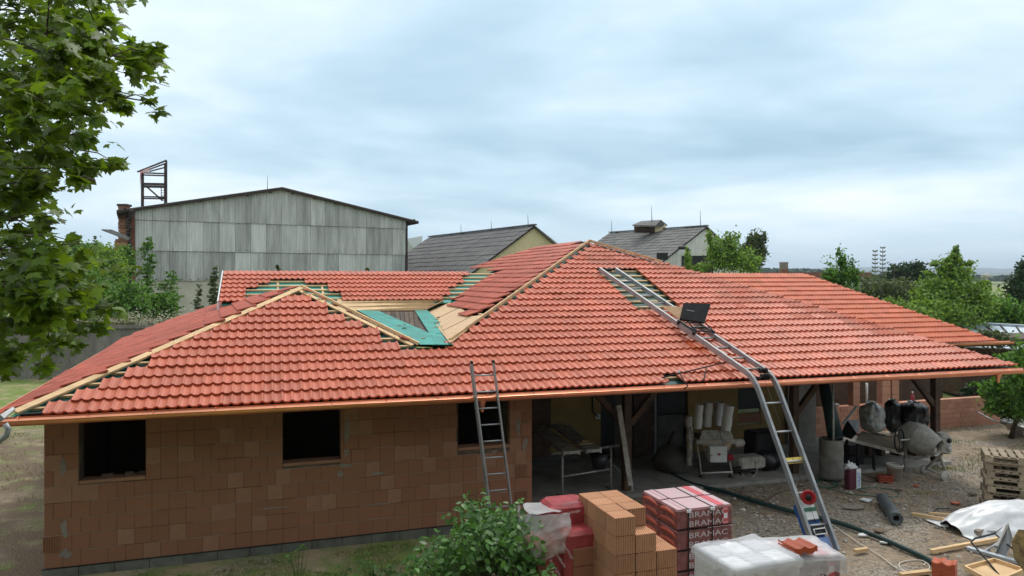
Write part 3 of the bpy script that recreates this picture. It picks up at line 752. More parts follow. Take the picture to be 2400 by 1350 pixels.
# mortar core behind the blocks, with the openings left free
def core(s0, s1, z0, z1, t0=TW+.12, t1=TW+.30, m='mortar', name='wall_core'):
    if s1-s0 < .01 or z1-z0 < .01: return
    MB().box(L((s0+s1)/2, (t0+t1)/2, (z0+z1)/2), (s1-s0, t1-t0, z1-z0), (U, V, UP)).build(name, m, house)
edges = [WL]+[q for w in wins for q in (w[0], w[1])]+[WR]
for k in range(0, len(edges), 2): core(edges[k], edges[k+1], Z0, Z0+2.5, TW+.006, TW+.32, 'mortar_dark')
for a, c, z0, z1 in wins:
    core(a, c, Z0, z0-.04, TW+.006, TW+.32, 'mortar_dark')
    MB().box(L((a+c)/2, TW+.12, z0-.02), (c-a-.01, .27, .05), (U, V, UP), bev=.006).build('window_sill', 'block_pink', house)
b = MB()
for k, (px, py, w, h) in enumerate(((150, 1235, .05, .28), (150, 1300, .09, .12), (148, 1100, .04, .22), (812, 1090, .17, .06), (812, 1060, .06, .13), (798, 1112, .05, .09), (812, 1008, .05, .3), (885, 1110, .1, .05), (1230, 1040, .05, .2), (1160, 1058, .06, .05), (1215, 1000, .04, .25), (640, 1190, .2, .02), (900, 1180, .25, .02))):
    q = ws(px, py); n_ = 9
    ring = [L(q[0]+w*math.cos(a*6.283/n_)*(1+.5*R.uniform(-1, 1)), TW-.0045-.0003*k, q[1]+h*.6*math.sin(a*6.283/n_)*(1+.5*R.uniform(-1, 1))) for a in range(n_)]
    b.poly(ring, .0)
b.build('mortar_smears', 'render_patch', house, kind='stuff')
# ribbed block ends (corner units)
for (px, py) in ((120, 1264), (1222, 1108), (1222, 1160)):
    q = ws(px, py); z = Z0+round((q[1]-.125-Z0)/.25)*.25; s = q[0]-.12
    b = MB()
    for k in range(7): b.box(L(s+.017+k*.034, TW-.006, z+.124), (.018, .02, .235), (U, V, UP))
    b.build('ribbed_block_face', 'block', house)
for k in range(16):
    s0 = WL-.03+k*.5; s1 = min(s0+.492, WR+.03)
    MB().box(L((s0+s1)/2, TW+.13, .055), (s1-s0, .30, .19-.004), (U, V, UP), bev=.004).build('foundation_block', 'foundation', house)
MB().box(L((WL+WR)/2, TW+.12, Z0+.001), (WR-WL+.06, .29, .012), (U, V, UP)).build('damp_course', 'black_metal', house)
# side walls, partitions and back wall
def wall(s0, t0, s1, t1, z0, z1, th, m, name='wall'):
    MB().beam(L(s0, t0, (z0+z1)/2), L(s1, t1, (z0+z1)/2), th, z1-z0).build(name, m, house)
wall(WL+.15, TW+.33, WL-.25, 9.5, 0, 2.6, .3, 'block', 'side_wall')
def blockwall(s, t0, t1, z0, z1, face, tmat='block', name='wall_block'):     # visible return of the front wall, blocks as parts
    r_ = 0; z = z0
    while z < z1-.1:
        t = t0-(.125 if r_ % 2 else 0)
        while t < t1-.02:
            a = max(t, t0); c = min(t+.25, t1)
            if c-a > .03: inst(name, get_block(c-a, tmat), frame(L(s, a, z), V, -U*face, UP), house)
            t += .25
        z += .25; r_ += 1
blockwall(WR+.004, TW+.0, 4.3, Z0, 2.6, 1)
wall(WR-.2, TW+.33, WR-.2, 5.2, 0, 2.65, .17, 'mortar', 'side_wall')
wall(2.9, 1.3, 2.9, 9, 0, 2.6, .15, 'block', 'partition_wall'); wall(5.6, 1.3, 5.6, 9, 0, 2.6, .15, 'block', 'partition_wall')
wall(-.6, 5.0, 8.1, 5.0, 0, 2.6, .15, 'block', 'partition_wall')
MB().poly([L(.35, .9, 2.74), L(8.2, .9, 2.74), L(8.2, 7.5, 2.74), L(.35, 7.5, 2.74)], .02).build('ceiling', 'old_board', house)
for k, (px, py) in enumerate(((244, 1114), (300, 1113), (252, 1118), (330, 1112))):
    q = ws(px, py); MB().box(L(q[0], TW+.14, wins[0][2]+.03), (.12, .08, .05), (U, V, UP)).build('rubble_piece', 'mortar_dark', None, label='broken mortar lumps lying on the sill of the leftmost window', cat='rubble', group='rubble on the leftmost window sill')
# ---- porch
slab = thing('porch_slab', L(14, 3, 0), 'grey concrete slab under the open porch of the unfinished house', 'slab')
MB().box(L(14.0, 3.35, .035), (11.4, 3.3, .09), (U, V, UP), bev=.01).build('slab_surface', 'concrete', slab)
tag(slab, kind='structure')
BT = 4.6
def bw(px, py): p = ray(px, py, L(0, BT, 0), V); q = loc(p); return q.x, q.z
def panel(x0, x1, y0, y1, m, name, off=0., th=.1):
    a = bw(x0, y1); c = bw(x1, y0); z0 = a[1]; z1 = c[1]
    MB().box(L((a[0]+c[0])/2, BT+off+th/2, (z0+z1)/2), (c[0]-a[0], th, z1-z0), (U, V, UP)).build(name, m, house)
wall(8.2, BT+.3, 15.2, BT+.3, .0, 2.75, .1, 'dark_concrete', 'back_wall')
panel(1290, 1407, 880, 1062, 'yellow_wall', 'yellow_wall_panel', -.02)
panel(1243, 1289, 880, 1075, 'dark_wood', 'door_panel', -.0)
panel(1408, 1440, 880, 1075, 'black_metal', 'dark_doorway_panel', .0, .02)  # closed black plate, its colour stands for the shade inside the doorway
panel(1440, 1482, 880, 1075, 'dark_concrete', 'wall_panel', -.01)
panel(1483, 1529, 880, 1080, 'dark_wood', 'door', -.05, .05)
panel(1531, 1536, 880, 1082, 'alu_dull', 'door_frame', -.06, .06)
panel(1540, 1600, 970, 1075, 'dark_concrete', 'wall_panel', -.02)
panel(1541, 1606, 880, 968, 'black_metal', 'dark_window_panel', -.0, .03)  # black plate, its colour stands for the dark room behind
panel(1611, 1728, 880, 1062, 'yellow_wall', 'yellow_wall_panel', -.03)
panel(1729, 1781, 880, 960, 'black_metal', 'dark_window_panel', -.0, .03)  # black plate again for the shade inside the window
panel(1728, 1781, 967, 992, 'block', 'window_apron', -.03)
panel(1728, 1786, 993, 1062, 'yellow_wall', 'yellow_wall_panel', -.02)
panel(1782, 1838, 880, 1062, 'yellow_wall', 'yellow_wall_panel', -.03)
panel(1840, 1905, 880, 1062, 'concrete', 'concrete_panel', -.12, .2)
q = bw(1399, 975); MB().box(L(q[0], BT-.05, q[1]), (.12, .06, .13), (U, V, UP), bev=.01).build('wall_socket', 'white_paint', house)
b = MB(); q2 = bw(1386, 905); q3 = bw(1388, 965); b.tube([L(q2[0], BT-.05, q2[1]), L(q3[0], BT-.05, q3[1]), L(q[0], BT-.08, q[1])], .02, 6); b.build('cable_conduit', 'cable_black', house)
q = bw(1531, 1001); MB().tube([L(q[0]-.12, BT-.12, q[1]), L(q[0], BT-.12, q[1])], .012, 6).build('door_handle', 'aluminium', house)
MB().poly([L(8.3, 1.0, 2.80), L(S, 1.0, 2.80), L(S, 6.5, 2.9), L(8.3, 6.5, 2.9)], .02).build('porch_ceiling', 'dark_wood', house)
# posts with braces
def post(s, t, braces, m='dark_wood', h=2.6, w=.17):
    b = MB(); b.box(L(s, t, .08+h/2-.04), (w, w, h-.08), (U, V, UP), bev=.012); b.build('porch_post', m, house)
    for d in braces: MB().beam(L(s+d*.06, t, 1.48), L(s+d*1.0, t, 2.5), .12, .12, V).build('post_brace', m, house)
pq = loc(ray(1468, 1100, L(0, 2.0, 0), V)).x; post(pq, 2.0, (-1, 1))
pq2 = loc(ray(1861, 1060, L(0, 2.0, 0), V)).x; post(pq2, 2.0, (1,))
pq3 = loc(ray(2192, 1000, L(0, 1.85, 0), V)).x; post(pq3, 1.85, (-1,))
MB().beam(L(8.4, 1.95, 2.68), L(S-.2, 1.9, 2.68), .15, .16).build('porch_beam', 'dark_wood', house)
for k in range(13): MB().beam(L(8.7+k*.88, .1, ZE-.07), L(8.7+k*.88, 2.4, ZE-.05+.5*2.3*TN*.5), .09, .12).build('rafter', 'dark_wood', house)
# low block wall with piers behind the porch, right
LWT = loc(G(2200, 1006)).y
def lw(px, py): p = ray(px, py, L(0, LWT, 0), V); q = loc(p); return q.x, q.z
s_a = lw(1912, 990)[0]; s_b = lw(2345, 990)[0]; zt = lw(2130, 942)[1]
nrow = 6; hz = zt/nrow
lwall = thing('low_block_wall', L(s_a, LWT, 0), 'waist high orange clay block wall with window piers behind the rubbish bags', 'wall')
lrr = random.Random(9)
mB = {}
for r_ in range(nrow):
    s = s_a-(.125 if r_ % 2 else 0)
    while s < s_b-.02:
        a = max(s, s_a); c = min(s+.25, s_b); w = c-a
        if w > .04:
            b = get_block(w, 'block_warm')
            m = frame(L(a, LWT+lrr.uniform(-.004, .004), r_*hz), U, V, UP)@Matrix.Diagonal((1, 1.8, hz/.25, 1)); inst('wall_block', b, m, lwall)
        s += .25
for (x0, x1) in ((2000, 2016), (2068, 2088), (2091, 2108)):
    a = lw(x0, 940)[0]; c = lw(x1, 940)[0]
    for r_ in range(5):
        inst('pier_block', get_block(.25, 'block_warm'), frame(L(a, LWT, zt+r_*.25), U, V, UP)@Matrix.Diagonal(((c-a)/.25, 1.8, 1, 1)), lwall)
MB().box(L((s_a+s_b)/2, LWT+2.2, 1.3), (s_b-s_a, .2, 2.6), (U, V, UP)).build('rear_wall', 'dark_wood', lwall)
for k in range(9):
    x = R.uniform(1960, 2230); q = lw(x, 940); 
    MB().blob(L(q[0], LWT+.1, zt+.03), (R.uniform(.06, .14), .07, .05), 6, 8, .5, k).build('rubble_piece', 'concrete', None, label='grey lumps of mortar and foil lying on top of the low block wall', cat='rubble', group='rubble on the low block wall')
t_ = thing('white_pipe', L(lw(2029, 940)[0], LWT-.1, zt), 'short white upright pipe standing on the low block wall between two piers', 'pipe'); b = MB(); b.tube([L(lw(2029, 940)[0], LWT-.04, zt), L(lw(2029, 940)[0], LWT-.04, zt+.65)], .035, 8); b.build('pipe_barrel', 'white_paint', t_); MB().lathe(L(lw(2029, 940)[0], LWT-.04, zt), [(.05, 0), (.05, .05), (.036, .055)], 10).build('pipe_collar', 'white_paint', t_)
q = lw(2142, 915); t_ = thing('spray_bottle', L(q[0], LWT+.05, zt), 'small dark red bottle on the low block wall beside the right porch brace', 'bottle')
MB().lathe(L(q[0], LWT+.05, zt), [(.0, 0), (.055, .0), (.055, .16), (.02, .2), (.02, .26), (0, .26)], 12).build('bottle_body', 'film_red', t_); MB().lathe(L(q[0], LWT+.05, zt+.26), [(.025, 0), (.025, .04), (0, .04)], 8).build('bottle_cap', 'white_paint', t_)
# ------------------------------------------------------------------ background buildings
def plane_pt(px, py, p0, n): return ray(px, py, p0, n)
# big corrugated hall
HL = Vector((-26.0, 50, 0)); HR = Vector((-8.7, 59, 0)); HU = (HR-HL).normalized(); HV = Vector((-HU.y, HU.x, 0)); HW = (HR-HL).length
hall = thing('corrugated_hall', (HL+HR)/2, 'big grey hall clad in weathered corrugated sheets with low gable roof', 'hall')
def hz_top(x): k = x/HW; return 9.5+(11.35-9.5)*(1-abs(k-.5)/.5)
hr = random.Random(4)
rows = [(4.5, 6.6), (6.6, 8.72), (8.72, 13)]
nc = 18; cw = HW/nc
for ri, (z0, z1) in enumerate(rows):
    for c in range(nc):
        x0 = c*cw; x1 = x0+cw-.012; b = MB(); nw = 12; off = -.05-.07*(ri)
        vs = []
        for k in range(nw+1):
            x = x0+(x1-x0)*k/nw; d = off-(.045 if k % 2 else 0)-.01*(c % 2); zt_ = min(z1-.01+.06, hz_top(x)-.02)
            for z in (z0+.0, zt_): vs.append(HL+HU*x+HV*d+UP*z)
        b.add(vs, [(2*k, 2*k+2, 2*k+3, 2*k+1) for k in range(nw)])
        light = (ri, c) in ((1, 5), (1, 7), (1, 9), (1, 10), (0, 6), (1, 3), (0, 13)) or hr.random() < .06
        b.build('wall_sheet', 'corrugated_light' if light else 'corrugated', hall)
for ri in range(3):
    b = MB()
    for c in range(nc*2): b.box(HL+HU*(c*cw/2+.25)+HV*(-.13)+UP*(rows[ri][0]+(.18 if ri else .12)), (.07, .05, .07), (HU, HV, UP))
    b.build('sheet_bolts', 'dark_steel', hall, kind='stuff')
MB().box((HL+HR)/2+HV*.2+UP*2.25, (HW, .4, 4.5), (HU, HV, UP)).build('plaster_wall', 'plaster', hall)
MB().box((HL+HR)/2+HV*.3+UP*6.9, (HW-.1, .3, 4.9), (HU, HV, UP)).build('wall_frame', 'dark_steel', hall)
b = MB(); pts = [(-1.1, 9.25), (HW/2, 11.45), (HW+1.0, 9.3)]
for (xa, za), (xb, zb) in zip(pts, pts[1:]):
    a0 = HL+HU*xa+HV*-.5+UP*za; a1 = HL+HU*xb+HV*-.5+UP*zb; D = HV*42
    MB().poly([a0, a1, a1+D, a0+D], .16, UP).build('roof_slope', 'dark_steel', hall)
    MB().poly([a0+UP*.05, a1+UP*.05, a1+D+UP*.05, a0+D+UP*.05], .045, UP).build('roof_sheeting', 'slate_light', hall)
for k in range(14):
    x = -.6+(HW+1.2)*k/13; MB().box(HL+HU*x+HV*-.38+UP*(hz_top(min(max(x, 0), HW))-.09), (.14, .34, .16), (HU, HV, UP)).build('purlin_end', 'dark_steel', hall)
MB().box(HL+HU*-.12+UP*6.9, (.26, .35, 5.0), (HU, HV, UP)).build('corner_column', 'rust', hall)
MB().box(HR+HU*.1+UP*6.8, (.16, .3, 5.2), (HU, HV, UP)).build('corner_column', 'dark_steel', hall)
MB().box(HL+HU*-.3+HV*22+UP*4.6, (.3, 44, 9.2), (HU, HV, UP)).build('side_wall', 'dark_steel', hall)
t_ = thing('lightning_rod', P(627, 447, 60), 'thin lightning rod on the ridge of the big corrugated hall', 'lightning rod')
MB().tube([P(627, 448, 56), P(627, 411, 56)], [.03, .012], 5).build('rod', 'dark_steel', t_); MB().lathe(P(627, 449, 56), [(.09, 0), (.03, .15)], 6).build('rod_foot', 'dark_steel', t_)
# broken canopy and pipes on the left flank of the hall
t_ = thing('canopy', P(270, 545, 49), 'sagging grey corrugated canopy sticking out left of the hall', 'canopy')
MB().poly([P(238, 537, 49), P(262, 538, 49), P(306, 556, 49.4), P(300, 561, 48.6)], .08, UP).build('canopy_sheet', 'slate_light', t_)
MB().tube([P(298, 556, 49), P(306, 570, 49), P(307, 600, 49)], .09, 6).build('canopy_bracket', 'dark_steel', t_)
t_ = thing('rusty_pipework', P(303, 520, 49.3), 'tangle of rusty brown ducts on the corner of the hall', 'pipework')
for k in range(9): MB().blob(P(305+R.uniform(-5, 4), 495+k*6.5, 49.4), (.14, .2, .12), 5, 7, .7, k).build('duct_piece', 'dark_steel' if k % 2 else 'dark_steel', t_)
# brick chimney left of the hall
ch = thing('brick_chimney', G(285, 655-0.01) if False else P(285, 590, 52)-UP*0, 'weathered square brick chimney standing left of the grey hall', 'chimney')
cz = P(285, 478, 52).z
def chim(x0, x1, y0, y1, Y, name):
    z0 = P(0, y1, Y).z; z1 = P(0, y0, Y).z; a = P(x0, 655, Y).x; c = P(x1, 655, Y).x; n = max(1, int((z1-z0)/.23))
    for k in range(n):
        zz = z0+(z1-z0)*(k+.5)/n; MB().box(((a+c)/2+R.uniform(-.02, .02), Y+.4, zz), (c-a, c-a, (z1-z0)/n-.02)).build('brick_course', 'chimney_brick', ch)
chim(275, 294, 480, 560, 52, 'u'); chim(271, 301, 560, 600, 51.9, 'l')
MB().box(P(285, 630, 52)+Vector((0, .4, 0)), (.95, .95, 4)).build('chimney_base', 'chimney_brick', ch)
MB().box(P(284.5, 480, 52)+Vector((0, .4, 0)), (.72, .72, .15)).build('chimney_cap', 'dark_steel', ch)
# steel tower with torn banner
tw = thing('steel_tower', P(360, 470, 66), 'open steel frame tower with ladder and torn red and white banner', 'tower')
def tb(x0, y0, x1, y1, w=.12, Y=66, Y2=None, name='beam', m='dark_steel'): MB().beam(P(x0, y0, Y), P(x1, y1, Y2 or Y), w, w).build(name, m, tw)
tb(334, 399, 334, 520, .12, name='tower_post'); tb(390, 376, 390, 520, .12, name='tower_post'); tb(334, 405, 334, 520, .2, 68, name='tower_post'); tb(388, 384, 388, 520, .2, 68, name='tower_post')
for y in (411, 416, 438, 432, 462, 466): tb(334, y-7+ (1 if y < 430 else 6), 390, y+ (0 if y > 430 else -4), .12 if y not in (432, 438) else .2, name='tower_rail')
tb(322, 403, 390, 376, .12, name='tower_rail'); tb(345, 399, 388, 383, .1, name='tower_rail'); tb(350, 402, 388, 392, .1, name='tower_rail')
tb(343, 437, 381, 470, .12, name='tower_brace')
for x in (378, 385): tb(x, 436, x, 470, .05, name='ladder_rail')
for k in range(6): tb(378, 440+k*6, 385, 440+k*6, .04, name='ladder_rung')
b = MB(); pts = []
for k in range(9): x = 328+k*2.9; pts.append((P(x, 402-k*1.3, 65.8), P(x, (450 if k < 1 else 406-k*.6+R.uniform(-2, 4)), 65.8)))
for k in range(8): b.add([pts[k][0], pts[k+1][0], pts[k+1][1], pts[k][1]], [(0, 1, 2, 3)])
mat('banner', (.62, .60, .60), .7, col2=(.62, .25, .24), vscale=1.4); b.build('torn_banner', 'banner', tw)
# barns behind
def barn(name, apexpx, Ya, zdrop, halfw, length, rdir, roofm, wallm, label, slope, sheets=None, zb=0, Ls=None):
    ap = P(*apexpx, Ya); t = thing(name, Vector((ap.x, ap.y, 0)), label, 'barn')
    rd = Vector((rdir[0], rdir[1], 0)).normalized(); pr = Vector((rd.y, -rd.x, 0)); pr = pr if pr.y < 0 else -pr   # towards the camera
    hl, hr_ = halfw; ov = .35
    A = ap.copy()
    def rp(k, side, q): return A+rd*k+pr*(side*q)-UP*(slope*q)
    MB().add([A-UP*.08, rp(0, 1, hl)-UP*.08, Vector((*(rp(0, 1, hl)).xy, zb)), Vector((*(rp(0, -1, hr_)).xy, zb)), rp(0, -1, hr_)-UP*.08], [(0, 1, 2, 3, 4)]).build('gable_wall', wallm, t) if not sheets else None
    if sheets:
        tot = hl+hr_; n = sheets; 
        for r_ in range(3):
            for c in range(n):
                q0 = -hr_+tot*c/n; q1 = -hr_+tot*(c+1)/n-.02; b = MB(); vs = []; nw = 8
                zlo = A.z-slope*hl*(1.25)+r_*2.0-1.2; zhi = zlo+2.0
                for k in range(nw+1):
                    q = q0+(q1-q0)*k/nw; side = 1 if q > 0 else -1; ztop = min(zhi, A.z-slope*abs(q)-.05); zl_ = min(zlo, ztop)
                    o = A+pr*q-rd*(.05+(.05 if k % 2 else 0)+.02*r_); vs += [Vector((o.x, o.y, zl_)), Vector((o.x, o.y, ztop))]
                b.add(vs, [(2*k, 2*k+2, 2*k+3, 2*k+1) for k in range(nw)]); b.build('gable_sheet', wallm, t)
        MB().add([A-UP*.1, rp(0, 1, hl)-UP*.1, Vector((*(rp(0, 1, hl)).xy, zb)), Vector((*(rp(0, -1, hr_)).xy, zb)), rp(0, -1, hr_)-UP*.1], [(0, 1, 2, 3, 4)]).build('gable_wall', 'white_corr', t)
    # roof: rows of sheets on the visible slope
    nr_, ncol = 16, 18
    for side, hw in ((1, hl), (-1, hr_)):
        if side < 0:
            MB().poly([rp(-ov, side, 0), rp(-ov, side, hw+.3), rp(length, side, hw+.3), rp(length, side, 0)], .12, UP).build('roof_slope', roofm, t); continue
        MB().poly([rp(-ov+.1, 1, 0)-UP*.05, rp(-ov+.1, 1, hw+.2)-UP*.05, rp(length, 1, hw+.2)-UP*.05, rp(length, 1, 0)-UP*.05], .12, UP).build('roof_slope', 'dark_steel', t)
        for r_ in range(nr_):
            for c in range(ncol):
                k0 = -ov+(length+ov)*c/ncol; k1 = -ov+(length+ov)*(c+1)/ncol-.03; q0 = (hw+.3)*r_/nr_; q1 = (hw+.3)*(r_+1)/nr_+.1; lift = UP*(.05+R.uniform(-.012, .02)); dk = UP*.05
                b = MB(); b.add([rp(k0, 1, q0)+lift-dk, rp(k0, 1, q1)+lift, rp(k1, 1, q1)+lift, rp(k1, 1, q0)+lift-dk, rp(k0, 1, q1)+lift-UP*.06, rp(k1, 1, q1)+lift-UP*.06], [(0, 1, 2, 3), (1, 4, 5, 2)]); b.build('roof_sheet', roofm, t)
    MB().beam(rp(-ov, 1, 0)+UP*.08, rp(length, 1, 0)+UP*.08, .35, .1).build('ridge_cap', roofm, t)
    Lw = MB().add([rp(.2, 1, hl-.2), rp(length, 1, hl-.2), Vector((*rp(length, 1, hl-.2).xy, zb)), Vector((*rp(.2, 1, hl-.2).xy, zb))], [(0, 3, 2, 1)]).build('side_wall', wallm, t)
    return t, rp
bt, rpb = barn('yellow_gable_barn', (1249, 529), 60, 3, (9.5, 7), 19.5, (-.536, .844), 'slate', 'cream_wall', 'barn with dark slate roof and plain cream gable right of the hall', .66)
bt3, rpc = barn('white_gable_barn', (1651, 531), 65, 3, (8.2, 8), 11.6, (-.63, .78), 'slate_light', 'white_corr', 'barn with mossy grey roof, rooftop vent and white corrugated gable', .52, sheets=8)
cp = thing('roof_vent', P(1522, 545, 69), 'small gabled louvre vent astride the ridge of the white gable barn', 'roof vent')
Yc = 68.5
for nm, pts, m in (('vent_wall', [(1488, 528), (1535, 528), (1535, 545), (1488, 545)], 'dark_wood'), ('vent_gable', [(1535, 527), (1547, 516), (1560, 527), (1560, 539), (1535, 545)], 'cream_wall')):
    MB().poly([P(x, y, Yc + (0 if nm == 'vent_wall' else .0)+(.02*k if False else 0)) for k, (x, y) in enumerate(pts)], .5 if nm == 'vent_wall' else .45, Vector((0, -1, 0))).build(nm, m, cp)
for y in (531, 536, 541): MB().beam(P(1490, y, Yc-.1), P(1534, y, Yc-.1), .1, .07).build('louvre_slat', 'cream_wall' if y == 531 else 'dark_wood', cp)
MB().poly([P(1482, 527, Yc-.8), P(1537, 528, Yc-.8), P(1549, 515, Yc+.3), P(1503, 518, Yc+.3)], .1, UP).build('vent_roof', 'slate_light', cp)
MB().poly([P(1537, 528, Yc-.8), P(1549, 515, Yc-.6), P(1564, 527, Yc+.4), P(1560, 524, Yc+1.2)], .1, UP).build('vent_roof', 'slate', cp)
for (x, y0, y1, Y, who) in ((1528, 517, 484, 68, 'on the roof vent of the white gable barn'), (1642, 531, 492, 66, 'above the gable of the white corrugated barn'), (1434, 545, 517, 74, 'at the far left end of the white barn ridge'), (1238, 530, 503, 61, 'near the cream gable of the slate roofed barn'), (1152, 539, 517, 67, 'at the middle of the slate barn ridge'), (1081, 547, 526, 73, 'left of the middle on the slate barn ridge')):
    t_ = thing('lightning_rod', P(x, y0, Y), 'thin lightning rod '+who, 'lightning rod', 'lightning rods on the barn ridges')
    MB().tube([P(x, y0+2, Y), P(x-1, y1, Y)], [.035, .015], 5).build('rod', 'dark_steel', t_); MB().lathe(P(x, y0+2, Y), [(.1, 0), (.03, .2)], 6).build('rod_foot', 'dark_steel', t_)
b = MB(); b.tube([P(1590, 581, 61), P(1608, 581, 61), P(1612, 585, 61), P(1612, 600, 61)], .16, 6); t_ = thing('stove_pipe', P(1600, 585, 61), 'bent black stove pipe coming out of the white corrugated gable', 'stove pipe'); b.build('pipe_bend', 'black_metal', t_); MB().lathe(P(1612, 600, 61), [(.2, 0), (.2, .3)], 8).build('pipe_end', 'black_metal', t_)
MB().box(P(1632, 622, 60), (2.4, .3, 1.6)).build('dark_barn_door_panel', 'black_metal', bt3); MB().box(P(1552, 601, 60.3), (.9, .3, .6)).build('dark_window_panel', 'black_metal', bt3)  # solid black boxes, the dark barn interior put into their colour
# pale roofs glimpsed past the slate barn
for (pts, Y, lab) in (((( 952, 560), (990, 553), (985, 600), (950, 600)), 88, 'pale metal roof glimpsed between the grey hall and the slate barn'), (((1250, 527), (1256, 530), (1312, 574), (1290, 574)), 66, 'pale roof edge showing just right of the cream gable')):
    t_ = thing('pale_roof', P(*pts[0], Y), lab, 'roof'); MB().poly([P(x, y, Y+k*.4) for k, (x, y) in enumerate(pts)], .2, Vector((0, -1, 0))).build('roof_slope', 'white_sheet', t_)
    MB().box(P(pts[2][0]-20, 640, Y+1.2), (2.0, 1.5, 3)).build('shed_wall', 'cream_wall', t_)
# small houses and mast on the right
t_ = thing('distant_cottage', P(2010, 700, 60), 'small white gabled cottage between the trees right of the red roof', 'house')
c = P(2010, 690, 60)
MB().add([P(1985, 700, 60), P(2028, 720, 60), P(2028, 664, 60), P(2007, 650, 60), P(1985, 658, 60)], [(0, 1, 2, 3, 4)]).build('gable_wall', 'white_paint', t_)
MB().beam(P(1996, 645, 59.8), P(2033, 667, 59.8), .5, .12).build('roof_edge', 'dark_steel', t_); MB().box(P(2005, 700, 61.2), (1.6, 1.6, 2.2)).build('annex', 'white_paint', t_)
t_ = thing('low_barn_roof', P(2300, 700, 75), 'long low grey shed roof seen between the acacia and the far meadow', 'shed')
MB().poly([P(2180, 716, 70), P(2400, 716, 70), P(2400, 700, 76), P(2190, 698, 76)], .3, UP).build('roof_slope', 'slate_light', t_); MB().box(P(2300, 728, 73), (9, 2, .8)).build('shed_wall', 'plaster', t_)
t_ = thing('far_field_shed', P(1880, 645, 160), 'flat brown strip of a far shed roof behind the small chimney', 'shed')
MB().box(P(1900, 645, 160), (24, 6, 1.2)).build('roof_slope', 'rust', t_); MB().box(P(1900, 656, 161), (22, 5, 1.0)).build('shed_wall', 'plaster', t_)
t_ = thing('power_mast', G(2312, 760, 1.0), 'pale mast with a wide crossbar standing in the far valley', 'mast')
MB().tube([P(2312, 700, 120), P(2312, 647, 120)], [.3, .18], 6).build('mast_pole', 'white_dirty', t_); MB().beam(P(2299, 649, 120), P(2326, 649, 120), .3, .2).build('crossbar', 'white_dirty', t_); MB().blob(P(2312, 646, 120), (.7, .4, .35), 5, 8, .1).build('mast_head', 'white_dirty', t_)
t_ = thing('small_chimney', P(1841, 640, 31), 'small rendered chimney with a brick foot above the right roof ridge', 'chimney')
MB().box(P(1841, 623, 31)+Vector((0, .2, -.0)), (.28, .28, .30), bev=.01).build('chimney_shaft', 'render_patch', t_); MB().box(P(1841, 652, 31)+Vector((0, .2, 0)), (.285, .285, .78), bev=.005).build('chimney_foot', 'chimney_brick', t_); MB().box(P(1841, 615, 31)+Vector((0, .2, 0)), (.31, .31, .03)).build('chimney_cap', 'concrete', t_)
# metal roofed shed on the right
zs = thing('metal_roof_shed', P(2330, 800, 30), 'low shed with standing seam zinc roof behind the right roof corner', 'shed')
za, zb_, zc_, zd = P(2135, 752, 36), P(2420, 768, 33), P(2440, 820, 26.5), P(2262, 812, 27.5)
nz_ = (zb_-za).cross(zd-za).normalized(); nz_ = nz_ if nz_.z > 0 else -nz_
for k in range(8):
    f0, f1 = k/8, (k+1)/8-.004
    MB().poly([za.lerp(zb_, f0), za.lerp(zb_, f1), zd.lerp(zc_, f1), zd.lerp(zc_, f0)], .04, nz_).build('roof_panel', 'zinc', zs)
    MB().beam(za.lerp(zb_, f0)+nz_*.03, zd.lerp(zc_, f0)+nz_*.03, .05, .06, nz_).build('standing_seam', 'dark_steel', zs)
MB().beam(za+nz_*.05, zb_+nz_*.05, .2, .12, nz_).build('ridge_cap', 'zinc', zs)
MB().box(P(2400, 850, 29.5), (7, 3, 2.2)).build('shed_wall', 'dark_wood', zs); MB().lathe(P(2176, 752, 35.5), [(.1, 0), (.1, .25), (.2, .27), (.2, .35), (0, .4)], 8).build('roof_vent_pipe', 'zinc', zs)
# garden wall on the left
gw0 = G(-260, 885); gw1 = G(420, 885); gw0.y -= 1.0
gwl = thing('garden_wall', (gw0+gw1)/2, 'tall weathered rendered garden wall with dark coping left of the house', 'wall')
Yw = gw1.y; zt_w = P(300, 768, Yw).z
b = MB(); nx = 60; nz2 = 8; vs = []
for j in range(nz2+1):
    for i in range(nx+1):
        p = gw0.lerp(gw1, i/nx); p.z = zt_w*j/nz2; p.y += .05*mnoise.noise(Vector((i*.7, j*.9, 0))); vs.append(p)
b.add(vs, [(j*(nx+1)+i, j*(nx+1)+i+1, (j+1)*(nx+1)+i+1, (j+1)*(nx+1)+i) for j in range(nz2) for i in range(nx)], 0, True)
b.build('rendered_face', 'garden_wall', gwl)
for k in range(18): 
    a = gw0.lerp(gw1, k/18); c = gw0.lerp(gw1, (k+.985)/18); MB().beam(a+UP*(zt_w+.05)+Vector((0, .1, 0)), c+UP*(zt_w+.05)+Vector((0, .1, 0)), .42, .14).build('coping_stone', 'garden_wall', gwl)
